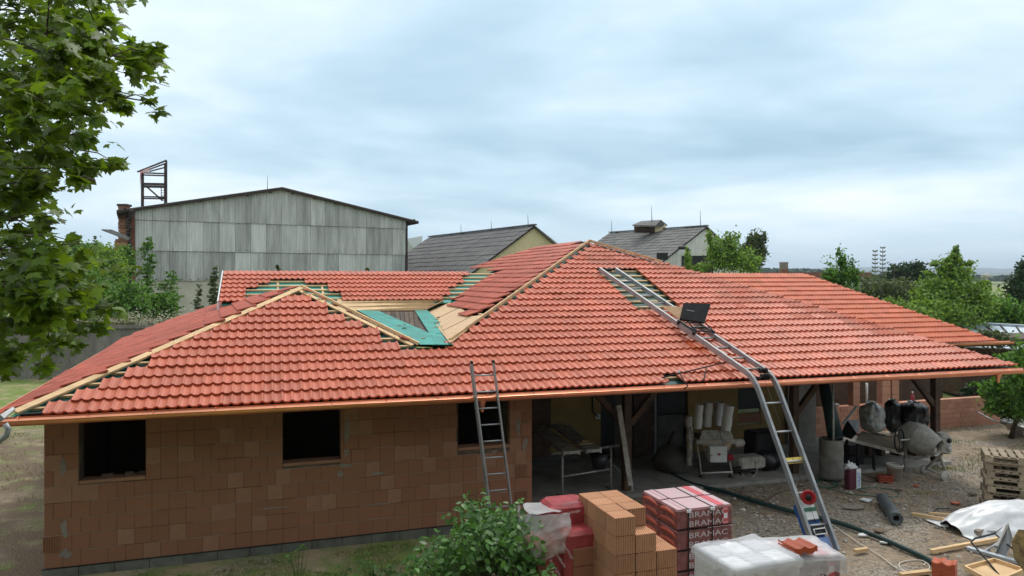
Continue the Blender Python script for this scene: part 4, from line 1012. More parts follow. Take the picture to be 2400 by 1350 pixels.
# ------------------------------------------------------------------ trees and plants
def tree(name, label, cat, base, ells, n, size, m, trunk_r=.12, seed=1, shell=.55, clump=.35, droop=0., group=None, limbs=True, tr_m='trunk'):
    t = thing(name, base, label, cat, group); rr = random.Random(seed)
    b = MB(); leaf_cloud(b, crown_pts(ells, n, rr, shell, clump), size, rr, droop=droop); b.build('foliage', m, t, kind='stuff')
    b = MB(); base = Vector(base); top = Vector(max(ells, key=lambda e: e[0][2]+e[1][2])[0])
    pts = [base, base.lerp(top, .35)+Vector((rr.gauss(0, .1), 0, 0)), base.lerp(top, .7), top]
    b.tube(pts, [trunk_r, trunk_r*.8, trunk_r*.5, trunk_r*.15], 7)
    if limbs:
        for c, r in ells:
            c = Vector(c); s_ = base.lerp(top, rr.uniform(.25, .6)); b.tube([s_, s_.lerp(c, .5)+UP*.1, c], [trunk_r*.5, trunk_r*.3, trunk_r*.1], 5)
            for _ in range(3):
                d = Vector((rr.gauss(0, 1)*r[0], rr.gauss(0, 1)*r[1], rr.gauss(0, 1)*r[2]))*.45; b.tube([c, c+d], [trunk_r*.15, trunk_r*.05], 4)
    b.build('trunk', tr_m, t); return t
def E(px, py, Y, rx, ry, rd=None): # ellipsoid given by its picture size at a depth
    s = Y/F; return (P(px, py, Y), (rx*s, (rd or (rx+ry)/2)*s, ry*s))
def gz(p): return Vector((p.x, p.y, 0))
# right of the roof
tree('young_tree', 'slim light green tree with loose upright shoots beside the cottage', 'tree', gz(P(1968, 700, 33)), [E(1968, 650, 33, 38, 40), E(1955, 705, 33, 45, 45), E(1972, 612, 33, 15, 28), E(1945, 650, 33, 14, 30), E(2000, 640, 33, 10, 30), E(1990, 760, 33, 60, 50)], 9000, .13, 'leaf_mid', .1, 21, .2, .45)
b_t = tree('spreading_bush', 'broad olive green shrub mass behind the right roof edge', 'shrub', gz(P(2080, 720, 36)), [E(2060, 700, 36, 60, 55), E(2110, 690, 37, 60, 40), E(2050, 760, 35, 70, 40), E(2140, 740, 36, 60, 50)], 13000, .15, 'leaf_olive', .1, 22, .3, .4)
tree('round_tree', 'dark round crowned tree behind the olive shrubs', 'tree', gz(P(2128, 660, 80)), [E(2128, 640, 80, 44, 24), E(2100, 645, 80, 25, 18), E(2155, 645, 80, 20, 18)], 5000, .32, 'leaf_dark', .3, 23, .5, .3)
tree('acacia_tree', 'tall feathery bright green acacia right of the olive shrubs', 'tree', gz(P(2230, 740, 34)), [E(2232, 645, 34, 38, 32), E(2238, 612, 34, 20, 18), E(2240, 590, 34, 7, 16), E(2208, 690, 34, 62, 36), E(2195, 740, 33, 80, 36), E(2285, 715, 34, 42, 45), E(2196, 618, 34, 18, 6), E(2268, 618, 34, 16, 6), E(2175, 640, 34, 14, 8), E(2300, 670, 34, 22, 14)], 17000, .15, 'leaf_light', .13, 24, .1, .55, droop=.3)
tree('lime_bush', 'low lime green bush just above the zinc shed roof', 'shrub', gz(P(2110, 750, 31)), [E(2100, 725, 31, 35, 30), E(2160, 745, 31, 40, 22)], 4000, .12, 'leaf_light', .05, 25)
tree('hedge_tree', 'mid green leafy tree at the right end behind the zinc shed', 'tree', gz(P(2330, 750, 38)), [E(2330, 730, 38, 50, 40), E(2380, 760, 38, 40, 40)], 7000, .16, 'leaf_mid', .1, 26)
tree('edge_tree', 'dark tree cut by the right edge of the view beyond the shed', 'tree', gz(P(2400, 700, 46)), [E(2398, 690, 46, 32, 55), E(2420, 650, 46, 30, 45)], 6000, .22, 'leaf_dark', .2, 27)
tree('corner_shrub', 'dense leafy shrub hanging round the right corner of the tiled roof', 'shrub', gz(P(2370, 900, 21)), [E(2390, 865, 21.5, 42, 36), E(2365, 935, 21, 60, 45), E(2420, 900, 20, 40, 95), E(2330, 850, 22.5, 34, 14), E(2300, 905, 22, 18, 10)], 11000, .12, 'leaf_mid', .08, 28, .5, .3)
tree('overhanging_twigs', 'thin olive branches leaning over the zinc shed roof', 'shrub', gz(P(2340, 800, 27)), [E(2320, 785, 26.5, 45, 10), E(2355, 800, 26.5, 40, 14), E(2300, 800, 26.5, 25, 8)], 1500, .12, 'leaf_olive', .04, 29, .1, .6)
tree('dark_understorey', 'dark shady undergrowth beside the low block wall at the right', 'undergrowth', gz(P(2360, 970, 24)), [E(2330, 960, 24, 60, 40), E(2400, 950, 24, 60, 60), E(2300, 930, 24.5, 40, 40)], 8000, .13, 'leaf_dark', .05, 30, .5, .3)
for k, (px, top, bot) in enumerate(((2051, 586, 660), (2069, 578, 650), (2096, 622, 640))):
    t_ = thing('seed_stalk', gz(P(px, 660, 40)), ('left and shorter', 'middle and tallest', 'right and faint')[k]+' of the dark candelabra seed stalks above the shrubs', 'seed stalk', 'dark seed stalks above the shrubs')
    MB().tube([P(px, 720, 40), P(px, top, 40)], [.03, .015], 4).build('stem', 'dark_wood', t_)
    b = MB(); y = top
    while y < bot-4:
        w = 6+(y-top)*.04
        for sd in (-1, 1): b.tube([P(px, y+3, 40), P(px+sd*w*.6, y+3, 40), P(px+sd*w, y, 40)], [.02, .045, .02], 4)
        y += 9.5
    b.build('whorls', 'leaf_olive', t_, kind='stuff')
# in front of the white barn
tree('birch_tree', 'loose light green birch in front of the white corrugated barn', 'tree', gz(P(1680, 620, 48)), [E(1705, 605, 48, 40, 35), E(1672, 590, 48, 14, 42), E(1712, 575, 48, 22, 34), E(1638, 625, 48, 30, 14), E(1745, 610, 48, 40, 28), E(1664, 550, 48, 6, 20), E(1612, 605, 48, 10, 22)], 9000, .17, 'leaf_light', .1, 31, .1, .5)
tree('oak_tree', 'darker rounded tree right behind the birch', 'tree', gz(P(1772, 620, 58)), [E(1772, 560, 58, 22, 20), E(1780, 595, 58, 20, 32), E(1752, 585, 58, 20, 18)], 3600, .2, 'leaf_olive', .16, 32, .3, .4)
# left: bushes behind the garden wall
for k, (px, py, Y, rx, ry, m, lab) in enumerate(((235, 640, 40, 58, 62, 'leaf_light', 'tall pale green bush between the maple and the hall'), (280, 705, 37, 62, 44, 'leaf_mid', 'bright leafy bush behind the garden wall'), (180, 690, 37, 70, 70, 'leaf_mid', 'bushy sapling behind the wall next to the maple leaves'), (288, 612, 46, 22, 36, 'leaf_mid', 'dark leafy shrub hiding the foot of the brick chimney'), (378, 716, 40, 32, 26, 'leaf_mid', 'shrub climbing the lower left corner of the hall'), (180, 600, 60, 70, 30, 'leaf_mid', 'distant tree tops left of the brick chimney'))):
    tree('bush' if k not in (5,) else 'distant_trees', lab, 'shrub' if k != 5 else 'tree', gz(P(px, py, Y)), [E(px, py, Y, rx, ry), E(px-rx*.4, py+ry*.5, Y, rx*.7, ry*.6), E(px+rx*.4, py+ry*.45, Y, rx*.7, ry*.6), E(px+rx*.2, py-ry*.5, Y, rx*.5, ry*.5)], 8000, .15 if Y < 50 else .25, m, .1, 40+k, .4, .38)
for k, (px, t0, t1, w, Y) in enumerate(((346, 555, 745, 17, 43), (400, 635, 745, 26, 43), (465, 668, 745, 9, 44), (502, 625, 740, 14, 44), (650, 620, 640, 6, 30), (862, 628, 640, 5, 30), (222, 550, 610, 7, 46))):
    lab = ('tall climbing shoot on the left edge of the hall wall', 'double leafy shoot in front of the plaster base of the hall', 'thin dry shoot against the plaster base of the hall', 'dark narrow shoot just left of the back roof wing', 'small dark sprig peeping over the back roof ridge, left one', 'small dark sprig peeping over the back roof ridge, right one', 'candelabra seed stalk above the bushes left of the chimney')[k]
    n_ = int((t1-t0)/9); ells = [E(px+3*math.sin(i*1.3), t0+(t1-t0)*(i+.5)/n_, Y, w*(.5+.5*min(1, i/3)), 6) for i in range(n_)]
    tree('wall_shoot', lab, 'plant', gz(P(px, t1, Y)), ells, 130*n_ if w > 9 else 60*n_, .13, 'leaf_mid' if k in (0, 1) else 'leaf_olive', .03, 60+k, .2, .5, limbs=False)
t_ = thing('flowering_weeds', gz(P(340, 750, 34)), 'cream flowering weeds along the top of the garden wall', 'weeds'); rr = random.Random(8); b = MB()
for _ in range(900):
    px = rr.uniform(170, 460); p = P(px, 755-abs(rr.gauss(0, 1))*(6+8*(px > 300)), 33.6+rr.random()); leaf_cloud(b, [(p, 1)], .09, rr)
b.build('flower_heads', 'flower', t_, kind='stuff'); b = MB()
for _ in range(260): px = rr.uniform(170, 460); b.tube([P(px, 764, 33.9), P(px+rr.uniform(-4, 4), 764-rr.uniform(8, 26), 33.9)], [.012, .006], 3)
b.build('stalks', 'dry_grass', t_, kind='stuff')
# ------------------------------------------------------------------ foreground maple
def leaf_shape_maple():
    h = [(0, 0), (.16, -.06), (.14, .10), (.42, .06), (.40, .20), (.60, .38), (.38, .42), (.36, .60), (.20, .52), (.17, .70), (0, 1.0)]
    pts = h+[(-x, y) for x, y in h[-2:0:-1]]
    ctr = (0, .32)
    vs = [(ctr[0], ctr[1], .0)]+[(x, y, -.16*(x*x*2.2+max(0, y-.4)**2*1.4)+.04*abs(x)) for x, y in pts]
    return vs, [(0, i, i % len(pts)+1) for i in range(1, len(pts)+1)]
ML_V, ML_F = leaf_shape_maple()
def leaf_shape_ovate():
    o = [(0, 0), (.16, .14), (.24, .38), (.19, .64), (.08, .86), (0, 1.0)]
    vs = []; 
    for x, y in o: vs.append((x, y, .10*x-.22*y*y))
    for x, y in o[1:-1]: vs.append((-x, y, .10*x-.22*y*y))
    mid = [(0, .14, -.005-.03), (0, .38, -.05), (0, .64, -.11), (0, .86, -.18)]
    vs += mid; n = 6
    R_ = [0, 1, 2, 3, 4, 5]; L_ = [0, 6, 7, 8, 9, 5]; Mi = [0, 10, 11, 12, 13, 5]; fs = []
    for k in range(5):
        a, b_, c, d = Mi[k], R_[k], R_[k+1], Mi[k+1]; f = [a, b_, c, d]; f = list(dict.fromkeys(f)); fs.append(tuple(f))
        a, b_, c, d = Mi[k], Mi[k+1], L_[k+1], L_[k]; f = list(dict.fromkeys([a, b_, c, d])); fs.append(tuple(f))
    return vs, fs
OV_V, OV_F = leaf_shape_ovate()
def leafy(t, places, shape, mt, nparts, rr):
    V_, F_ = shape; me = bpy.data.meshes.new('leaf'); me.from_pydata(V_, [], F_); me.materials.append(MATS[mt]); me.polygons.foreach_set('use_smooth', [True]*len(F_))
    def big(m):
        p = m.translation; px = 1200+F*p.x/p.y; py = HZ+F*(ZC-p.z)/p.y
        return (0 if (-10 < px < 2410 and -10 < py < 1360) else 100)+(p-Vector((0, 0, ZC))).length
    places.sort(key=big)
    for m in places[:nparts]: inst('leaf', me, m, t)
    b = MB()
    for m in places[nparts:]: b.add([m@Vector(v) for v in V_], F_, 0, True)
    b.build('foliage', mt, t, kind='stuff')
mpl = thing('maple_tree', Vector((-6.5, 4.2, 0)), 'big maple with lobed green leaves hanging into the left of the view', 'tree')
mr_ = random.Random(77)
CL = [(60, 40, 150), (170, 60, 75), (190, 130, 75), (260, 95, 48), (300, 115, 45), (325, 130, 32), (335, 110, 20), (110, 180, 110), (215, 190, 45), (255, 235, 26), (308, 228, 20), (40, 280, 110), (140, 250, 50), (60, 350, 90), (150, 330, 50), (205, 345, 28), (190, 395, 32), (225, 375, 22), (228, 425, 13), (85, 405, 42), (5, 450, 60), (35, 520, 55), (95, 565, 38), (40, 610, 90), (120, 640, 55), (60, 700, 90), (135, 720, 45), (150, 770, 30), (40, 780, 70), (85, 820, 40), (30, 850, 40), (130, 800, 20), (-60, 100, 160), (-60, 400, 170), (-60, 700, 150), (100, -60, 130)]
wts = [c[2]**1.7 for c in CL]
pl = []; twigs = MB()
ctrs = []
for (px, py, r) in CL:
    Y = mr_.uniform(4.8, 7.2) if r > 60 else mr_.uniform(5.0, 6.2); ctrs.append((P(px, py, Y), r/F*Y, Y))
hub = Vector((-6.3, 4.6, 5.2))
for (c, r, Y), w in zip(ctrs, wts):
    sub = [(c+Vector((mr_.gauss(0, .5)*r, mr_.gauss(0, 1.0)*r+mr_.gauss(0, .25), mr_.gauss(0, .5)*r))) for _ in range(max(2, int((r*F/Y)/9)))]
    for s_ in sub: q0 = c+(hub-c).normalized()*r*mr_.uniform(.3, .9)+UP*mr_.uniform(-.3, .3)*r; twigs.tube([q0, q0.lerp(s_, .5)+UP*.03, s_], [.007, .005, .003], 4, cap=False)
    k = int(7400*w/sum(wts))
    for _ in range(k):
        s_ = mr_.choice(sub); d = Vector((mr_.gauss(0, 1), mr_.gauss(0, 1.2), mr_.gauss(0, .8)))*r*.30; p = s_+d
        if (p-c).length > r*1.15 and r > .15: p = c+(p-c)*.8
        n = Vector((mr_.gauss(.1, .45), mr_.gauss(-.25, .45), mr_.gauss(.7, .35))).normalized()
        y = Vector((mr_.gauss(.55, .6), mr_.gauss(-.1, .6), -.55)); y = (y-n*y.dot(n)).normalized(); x = y.cross(n)
        sz = mr_.uniform(.07, .125); m = frame(p, x*sz, y*sz, n*sz); pl.append(m)
twigs.build('twigs', 'trunk', mpl, kind='stuff')
leafy(mpl, pl, (ML_V, ML_F), 'leaf_maple', 300, mr_)
b = MB(); b.tube([Vector((-6.5, 4.2, 0)), Vector((-6.6, 4.3, 2.5)), Vector((-6.4, 4.5, 4.6)), Vector((-6.3, 4.6, 7))], [.28, .22, .17, .1], 12); b.build('trunk', 'trunk', mpl)
for (c, r, Y) in ctrs[20:33:6]: MB().tube([hub+UP*mr_.uniform(-1, 1), hub.lerp(c, .4)+UP*.35+V*.2, hub.lerp(c, .75)+UP*.2, c], [.05, .03, .018, .008], 6).build('limb', 'trunk', mpl)
# unseen crowns added behind the viewpoint to shade the yard side of the house
for k, (x, y, r) in enumerate(((-13, -4.5, 5.6), (-4, -6, 5.6), (5, -5.5, 5.6), (14, -5, 5.6))):
    tree('maple_tree', ('far left', 'left', 'right', 'far right')[k]+' added shade maple of the row behind the viewpoint, outside the picture', 'tree', Vector((x, y, 0)), [((x, y, 5.6), (r, 2.8, 5.4)), ((x-1.5, y, 10), (r*.8, 2.5, 4)), ((x+1.5, y, 9), (r*.8, 2.5, 4))], 7000, .6, 'leaf_maple', .25, 90+k, .3, .5, group='shade maples added behind the viewpoint')
# ------------------------------------------------------------------ bush below the ladder
bsh = thing('leafy_bush', Vector((-.45, 10.1, 0)), 'bright green leafy bush in front of the foot of the aluminium ladder', 'bush')
br = random.Random(31); pl = []; stems = MB()
def bp(px, py, Y=9.9): return P(px, py, Y)
BC = [(1090, 1165, 22), (1085, 1205, 35), (1125, 1190, 30), (1150, 1225, 55), (1200, 1220, 45), (1225, 1190, 22), (1090, 1260, 60), (1170, 1280, 75), (1050, 1290, 55), (1000, 1315, 45), (1235, 1270, 50), (1100, 1340, 90), (1200, 1345, 80), (1270, 1320, 35), (965, 1345, 40), (1030, 1350, 60), (1290, 1350, 30), (1240, 1345, 50), (1100, 1145, 12)]
wb = [c[2]**1.6 for c in BC]
for (px, py, r), w in zip(BC, wb):
    Y = br.uniform(9.5, 10.4); c = bp(px, py, Y); rr0 = r/F*Y
    for _ in range(max(2, int(r/9))):
        e = c+Vector((br.gauss(0, .5)*rr0, br.gauss(0, .6)*rr0, br.uniform(0, 1.0)*rr0)); root = Vector((-.45+br.gauss(0, .2), 10.1+br.gauss(0, .15), 0))
        mid = root.lerp(e, .5)+Vector((0, 0, .15)); stems.tube([root, mid, e], [.010, .007, .003], 4, cap=False)
        for _2 in range(int(2600*w/sum(wb)/max(2, int(r/9)))):
            f = br.uniform(.35, 1.0); p = mid.lerp(e, f)+Vector((br.gauss(0, .28), br.gauss(0, .28), br.gauss(0, .22)))*rr0
            n = Vector((br.gauss(0, .5), br.gauss(-.35, .45), br.gauss(.75, .3))).normalized()
            y = Vector((br.gauss(0, 1), br.gauss(-.2, .8), -.45)); y = (y-n*y.dot(n)).normalized(); x = y.cross(n)
            sz = br.uniform(.06, .125); pl.append(frame(p, x*sz*1.25, y*sz, n*sz))
stems.build('stems', 'leaf_olive', bsh, kind='stuff'); leafy(bsh, pl, (OV_V, OV_F), 'leaf_bush', 300, br)
for k, (px, py, n_, lab) in enumerate(((865, 1335, 26, 'small seedling cluster left of the bush in the lawn'), (800, 1345, 14, 'pale green weed at the bottom edge left of the bush'), (915, 1345, 30, 'low green sprouts just left of the big bush'), (700, 1300, 12, 'thin grass stalk with a few leaves standing before the block wall'))):
    t_ = thing('weed', G(px, 1385), lab, 'plant'); q = []; b = MB()
    for _ in range(n_):
        o = G(px, 1385); e = P(px+br.gauss(0, 16), py+br.gauss(0, 14), o.y); b.tube([o, e], [.005, .002], 3, cap=False)
        n = Vector((br.gauss(0, .4), br.gauss(-.3, .4), .8)).normalized(); y = Vector((br.gauss(0, 1), br.gauss(0, 1), -.2)); y = (y-n*y.dot(n)).normalized(); sz = br.uniform(.05, .1); q.append(frame(e, y.cross(n)*sz*1.2, y*sz, n*sz))
    b.build('stems', 'leaf_olive', t_, kind='stuff'); leafy(t_, q, (OV_V, OV_F), 'leaf_bush', 10, br)
# ------------------------------------------------------------------ ladders
t_ = thing('aluminium_ladder', P(1187, 1290, 12.3), 'double aluminium ladder leaning on the copper gutter above the green bush', 'ladder')
foot = G(1187, 1292); con = L(0, 0, 0)
fl = loc(foot); cpt = L(loc(ray(1141, 930, L(0, -.2, 0), V)).x, -.2, 2.62); dirl = (cpt-foot).normalized(); topl = foot+dirl*((cpt-foot).length*1.215)
for off, ex in ((0.0, 1.0), (.055, .99)):
    for sd in (-1, 1):
        o = U*(sd*(.19+ (.012 if off else 0)))+V*off-(V*.0)
        MB().beam(foot+o, foot+(topl-foot)*ex+o, .028, .065 if not off else .05, V).build('ladder_rail', 'aluminium', t_)
nr2 = int((topl-foot).length/.28)
for k in range(nr2):
    c = foot+dirl*(.2+k*.28); MB().tube([c-U*.185, c+U*.185], .014, 6).build('rung', 'aluminium', t_)
for sd in (-1, 1): MB().box(topl+U*(sd*.19)+dirl*.02, (.04, .08, .05), (U, V, UP), bev=.008).build('end_cap', 'black_metal', t_)
# roof tile lift
lift = thing('roof_lift', G(1937, 1292), 'angled aluminium tile lift rising from the yard and bending over the eave up the roof', 'ladder lift')
lb = G(1937, 1294); NOFF = .22
bend = ray(1790, 884, L(0, 0, ZE)+NF*NOFF, NF); top_ = ray(1424, 632, L(0, 0, ZE)+NF*.12, NF)
low_dir = (bend-lb).normalized(); up_dir = (top_-bend).normalized()
wd = U.copy(); HWD = .225
b0 = bend-low_dir*.30; b1 = bend+up_dir*.24
curve = [b0.lerp(bend, f).lerp(bend.lerp(b1, f), f) for f in (0, .25, .5, .75, 1)]
path = [lb, b0]+curve[1:-1]+[b1, top_]
def nrm(i): d = (path[min(i+1, len(path)-1)]-path[max(i-1, 0)]).normalized(); return wd.cross(d).normalized()
for sd in (-1, 1):
    b = MB(); vs = []; pr = [(-.018, -.05), (.018, -.05), (.018, .05), (-.018, .05)]
    for i, p in enumerate(path):
        n = nrm(i); vs += [p+wd*(sd*HWD+a)+n*c for a, c in pr]
    fs = [(i*4+k, i*4+(k+1) % 4, i*4+4+(k+1) % 4, i*4+4+k) for i in range(len(path)-1) for k in range(4)]+[(3, 2, 1, 0), tuple(len(vs)-4+k for k in range(4))]
    b.add(vs, fs); b.build('lift_rail', 'aluminium', lift)
    b = MB(); vs = []
    for i, p in enumerate(path):
        n = nrm(i); vs += [p+wd*(sd*HWD+a)+n*c for a, c in ((-.026, .05), (.026, .05), (.026, .062), (-.026, .062))]
    b.add(vs, fs); b.build('rail_flange', 'alu_dull', lift)
def rungs(p, q, step, f0=.3):
    n = int((q-p).length/step); d = (q-p).normalized()
    for k in range(n): c = p+d*(f0+k*step); MB().tube([c-wd*HWD, c+wd*HWD], .019, 8).build('rung', 'aluminium', lift)
rungs(lb, b0, .56, .45); rungs(b1, top_, .46, .1)
c = lb+low_dir*((b0-lb).length*.56); MB().box(c-Vector((0, 0, .05)), (HWD*1.9, .012, .11), (wd, wd.cross(low_dir).normalized(), low_dir)).build('warning_plate', 'yellow_paint', lift)
b = MB(); b.tube([b0+low_dir*.3-wd*.2, b0+low_dir*.3+wd*.2], .018, 6); b.build('guide_axle', 'black_metal', lift)
for sx in (-.04, .03, .09):
    for dz in (.0, .12): MB().lathe(b0+low_dir*(.32+dz)+wd*sx, [(.01, 0), (.055, .0), (.04, .012), (.055, .025), (.01, .025)], 12, wd).build('pulley', 'black_metal', lift)
for k in range(2): MB().tube([top_+wd*(-.03+.08*k)-up_dir*.02-wd*.05, top_+wd*(-.03+.08*k)-up_dir*.02+wd*.05], .04, 8).build('top_roller', 'black_metal', lift)
# carriage
cc = b1+up_dir*((top_-b1).length*.34); cn = wd.cross(up_dir).normalized(); cn = cn if cn.z > 0 else -cn
for sd in (-1, 1): MB().box(cc+cn*.09+wd*(sd*.2), (.035, .5, .03), (wd, up_dir, cn)).build('carriage_frame', 'black_metal', lift)
for f in (-.24, -.05, .2): MB().box(cc+cn*.09+up_dir*f, (.4, .03, .025), (wd, up_dir, cn)).build('carriage_crossbar', 'black_metal', lift)
for sd in (-1, 1):
    for f in (-.27, .27): MB().lathe(cc+wd*(sd*.235)+up_dir*f+cn*.06, [(0, -.02), (.05, -.02), (.05, .02), (0, .02)], 10, wd).build('carriage_wheel', 'black_metal', lift)
for sd in (-1, 1): MB().beam(cc+wd*(sd*.2)-up_dir*.28+cn*.12, cc+wd*(sd*.2)+up_dir*.1+cn*.2, .02, .02).build('carriage_arm', 'black_metal', lift)
bx0 = P(1598, 752, cc.y); 
bA, bB, bC, bD = P(1593, 748, cc.y-.12), P(1651, 757, cc.y-.18), P(1666, 712, cc.y-.02), P(1602, 710, cc.y+.05)
nb = (bB-bA).cross(bD-bA).normalized(); nb = nb if nb.y < 0 else -nb
MB().poly([bA, bB, bC, bD], .05, nb).build('load_backplate', 'black_metal', lift)
MB().beam(bA.lerp(bD, .6)+(bB-bA)*.18+nb*.01, bA.lerp(bD, .55)+(bB-bA)*.88+nb*.01, .012, .012, nb).build('backplate_rib', 'alu_dull', lift)
MB().poly([bA.lerp(bB, .1)+nb*.03, bA.lerp(bB, .9)+nb*.03, bA.lerp(bB, .92).lerp(bC, .08)+nb*.03, bA+(bD-bA)*.08+nb*.03], .02, nb).build('backplate_lip', 'black_metal', lift)
MB().poly([P(1550, 716, cc.y+.35), P(1601, 719, cc.y+.05), P(1595, 749, cc.y-.1)], .02, NF).build('plywood_platform', 'osb', lift)
# blue winch at the foot
wc = lb+low_dir*.50; wn = wd.cross(low_dir).normalized(); wn = wn if wn.y < 0 else -wn
MB().box(wc-wn*.16+low_dir*-.1, (.37, .9, .10), (wd, low_dir, wn), bev=.01).build('winch_frame', 'blue_paint', lift)
MB().box(wc-wn*.08+low_dir*.22, (.26, .34, .10), (wd, low_dir, wn), bev=.01).build('winch_cover', 'white_paint', lift)
MB().box(wc-wn*.02+low_dir*.22, (.24, .06, .01), (wd, low_dir, wn)).build('winch_sticker', 'cable_green', lift)
MB().box(wc-wn*.06-low_dir*.12, (.30, .16, .12), (wd, low_dir, wn), bev=.01).build('winch_drum_box', 'black_metal', lift)
MB().box(wc-wn*.06-low_dir*.42, (.37, .34, .06), (wd, low_dir, wn), bev=.01).build('winch_tray', 'blue_pale', lift)
b = MB(); h_ = wc+wn*.03-low_dir*.12; b.tube([h_-wd*.12, h_+wd*.12, h_+wd*.12-low_dir*.09, h_-wd*.12-low_dir*.09, h_-wd*.12], .012, 5); b.build('winch_handle', 'white_paint', lift)
MB().tube([wc+wn*.0, b0+low_dir*.3], .004, 4).build('hoist_cable', 'black_metal', lift)
MB().tube([b0+low_dir*.3+cn*.03, cc], .004, 4).build('hoist_cable', 'black_metal', lift)
# dark stay poles lying on the tiles left of the lift
st = thing('roof_stay', ray(1680, 860, L(0, 0, ZE+.1), NF), 'thin dark metal stay lying on the lowest tiles just left of the tile lift', 'support bar')
def rp_(px, py, o=.10): return ray(px, py, L(0, 0, ZE)+NF*o, NF)
MB().tube([rp_(1552, 885, .08), rp_(1700, 849, .16)], .014, 6).build('stay_tube', 'black_metal', st)
MB().tube([rp_(1592, 874, .1), rp_(1612, 905, .08), L(loc(rp_(1612, 905)).x, -.15, 2.55)], .012, 6).build('stay_leg', 'black_metal', st)
MB().tube([rp_(1656, 861, .12), rp_(1648, 895, .09)], .011, 6).build('stay_leg', 'black_metal', st)
MB().tube([rp_(1592, 875, .10), rp_(1590, 869, .12)], .02, 6).build('stay_clamp', 'alu_dull', st)
# red cable reel hanging at the lift
rl = thing('cable_reel', P(1895, 1166, 12.75), 'round red cable reel hanging between the rails of the tile lift', 'cable reel')
rc = P(1895, 1166, lb.lerp(b0, .34).y-.22); ax = (Vector((0, 0, ZC))-rc); ax.z *= .3; ax.normalize()
MB().lathe(rc-ax*.03, [(0, 0), (.125, 0), (.128, .02), (.09, .03), (.085, .02), (.05, .02)], 24, ax).build('reel_flange', 'red_paint', rl)
MB().lathe(rc, [(.0, .03), (.05, .03), (.05, 0)], 16, ax).build('reel_hub', 'black_metal', rl)
MB().lathe(rc-ax*.10, [(.0, 0), (.11, 0), (.11, .06), (.0, .06)], 20, ax).build('wound_cable', 'cable_black', rl)
# ------------------------------------------------------------------ porch clutter
tre = thing('scaffold_trestle', G(1380, 1158, .05), 'plaster spattered steel trestle carrying two planks under the porch', 'trestle')
ta = G(1318, 1168, .06); tbp = G(1432, 1150, .06); zt_ = P(0, 1062, ta.y).z
for p in (ta, tbp): MB().tube([p, Vector((p.x, p.y, zt_))], .024, 8).build('trestle_leg', 'steel_dirty', tre)
dd = (tbp-ta).normalized()
MB().tube([ta+UP*(zt_-.05)-dd*.24, tbp+UP*(zt_-.05)+dd*.22], .028, 8).build('trestle_head', 'steel_dirty', tre)
MB().tube([ta+UP*(zt_*.45), tbp+UP*(zt_*.47)], .02, 6).build('trestle_crossbar', 'steel_dirty', tre)
MB().tube([ta+UP*.03-V*.3, ta+UP*.03+V*.3], .02, 6).build('trestle_foot', 'steel_dirty', tre); MB().tube([tbp+UP*.03-V*.3, tbp+UP*.03+V*.3], .02, 6).build('trestle_foot', 'steel_dirty', tre)
zp = zt_+.03
def plank3(name, label, a0, a1, w, m, far):
    p0 = ray(*a0, Vector((0, 0, zp)), UP); f_ = ray(*far, Vector((0, 0, zp)), UP); t = thing(name, p0, label, 'scaffold plank')
    MB().beam(p0, f_, w, .05).build('plank_deck', m, t)
    d = (f_-p0).normalized(); x = d.cross(UP)
    for sd in (-1, 1): MB().beam(p0+x*sd*w*.47-UP*.02-d*.01, f_+x*sd*w*.47-UP*.02, .03, .075).build('side_rail', 'steel_dirty', t)
    MB().box(p0-d*.012, (w, .02, .06), (x, d, UP)).build('end_plate', 'steel_dirty', t); return t
plank3('scaffold_plank', 'left plaster covered scaffold plank resting on the trestle under the porch', (1340, 1060), 0, .36, 'white_dirty', (1262, 1000))
plank3('scaffold_plank', 'right scaffold plank on the trestle with a wooden float lying on it', (1392, 1056), 0, .32, 'white_dirty', (1300, 990))
fo = ray(1371, 1039, Vector((0, 0, zp+.05)), UP); t_ = thing('plaster_float', fo, 'orange wooden plastering float lying on the right scaffold plank', 'float')
MB().box(fo, (.32, .14, .02), (U, V, UP), bev=.004).build('float_plate', 'pine', t_); MB().box(fo+UP*.05, (.14, .03, .03), (U, V, UP), bev=.006).build('float_handle', 'pine', t_)
t_ = thing('straight_edge', G(1410, 1070, .05), 'long thin aluminium straight edge propped diagonally across the trestle', 'lath'); MB().beam(P(1334, 995, ta.y+1.6), G(1500, 1148, .05), .05, .02).build('edge_profile', 'alu_dull', t_); MB().box(G(1500, 1148, .06), (.055, .04, .04)).build('end_cap', 'alu_dull', t_)
t_ = thing('white_board', G(1478, 1150, .05), 'narrow white board leaning on the first brown porch post', 'board')
MB().beam(G(1480, 1152, .06), P(1450, 950, ta.y+.25), .11, .03, V).build('board_plank', 'white_dirty', t_); MB().box(P(1450, 951, ta.y+.25), (.11, .035, .02)).build('board_end', 'white_paint', t_)
# dark floor grille / mesh roll under planks
t_ = thing('plastic_tub', G(1400, 1120, .05), 'blackened plastic tub and mesh hanging below the right scaffold plank', 'tub'); MB().lathe(P(1405, 1080, ta.y+.5), [(0, -.15), (.15, -.15), (.2, .15), (.19, .15), (.14, -.12)], 14).build('tub_wall', 'black_plastic', t_); MB().lathe(P(1405, 1080, ta.y+.5)+UP*.15, [(.2, 0), (.22, .01), (.2, .02)], 14).build('tub_rim', 'black_plastic', t_)
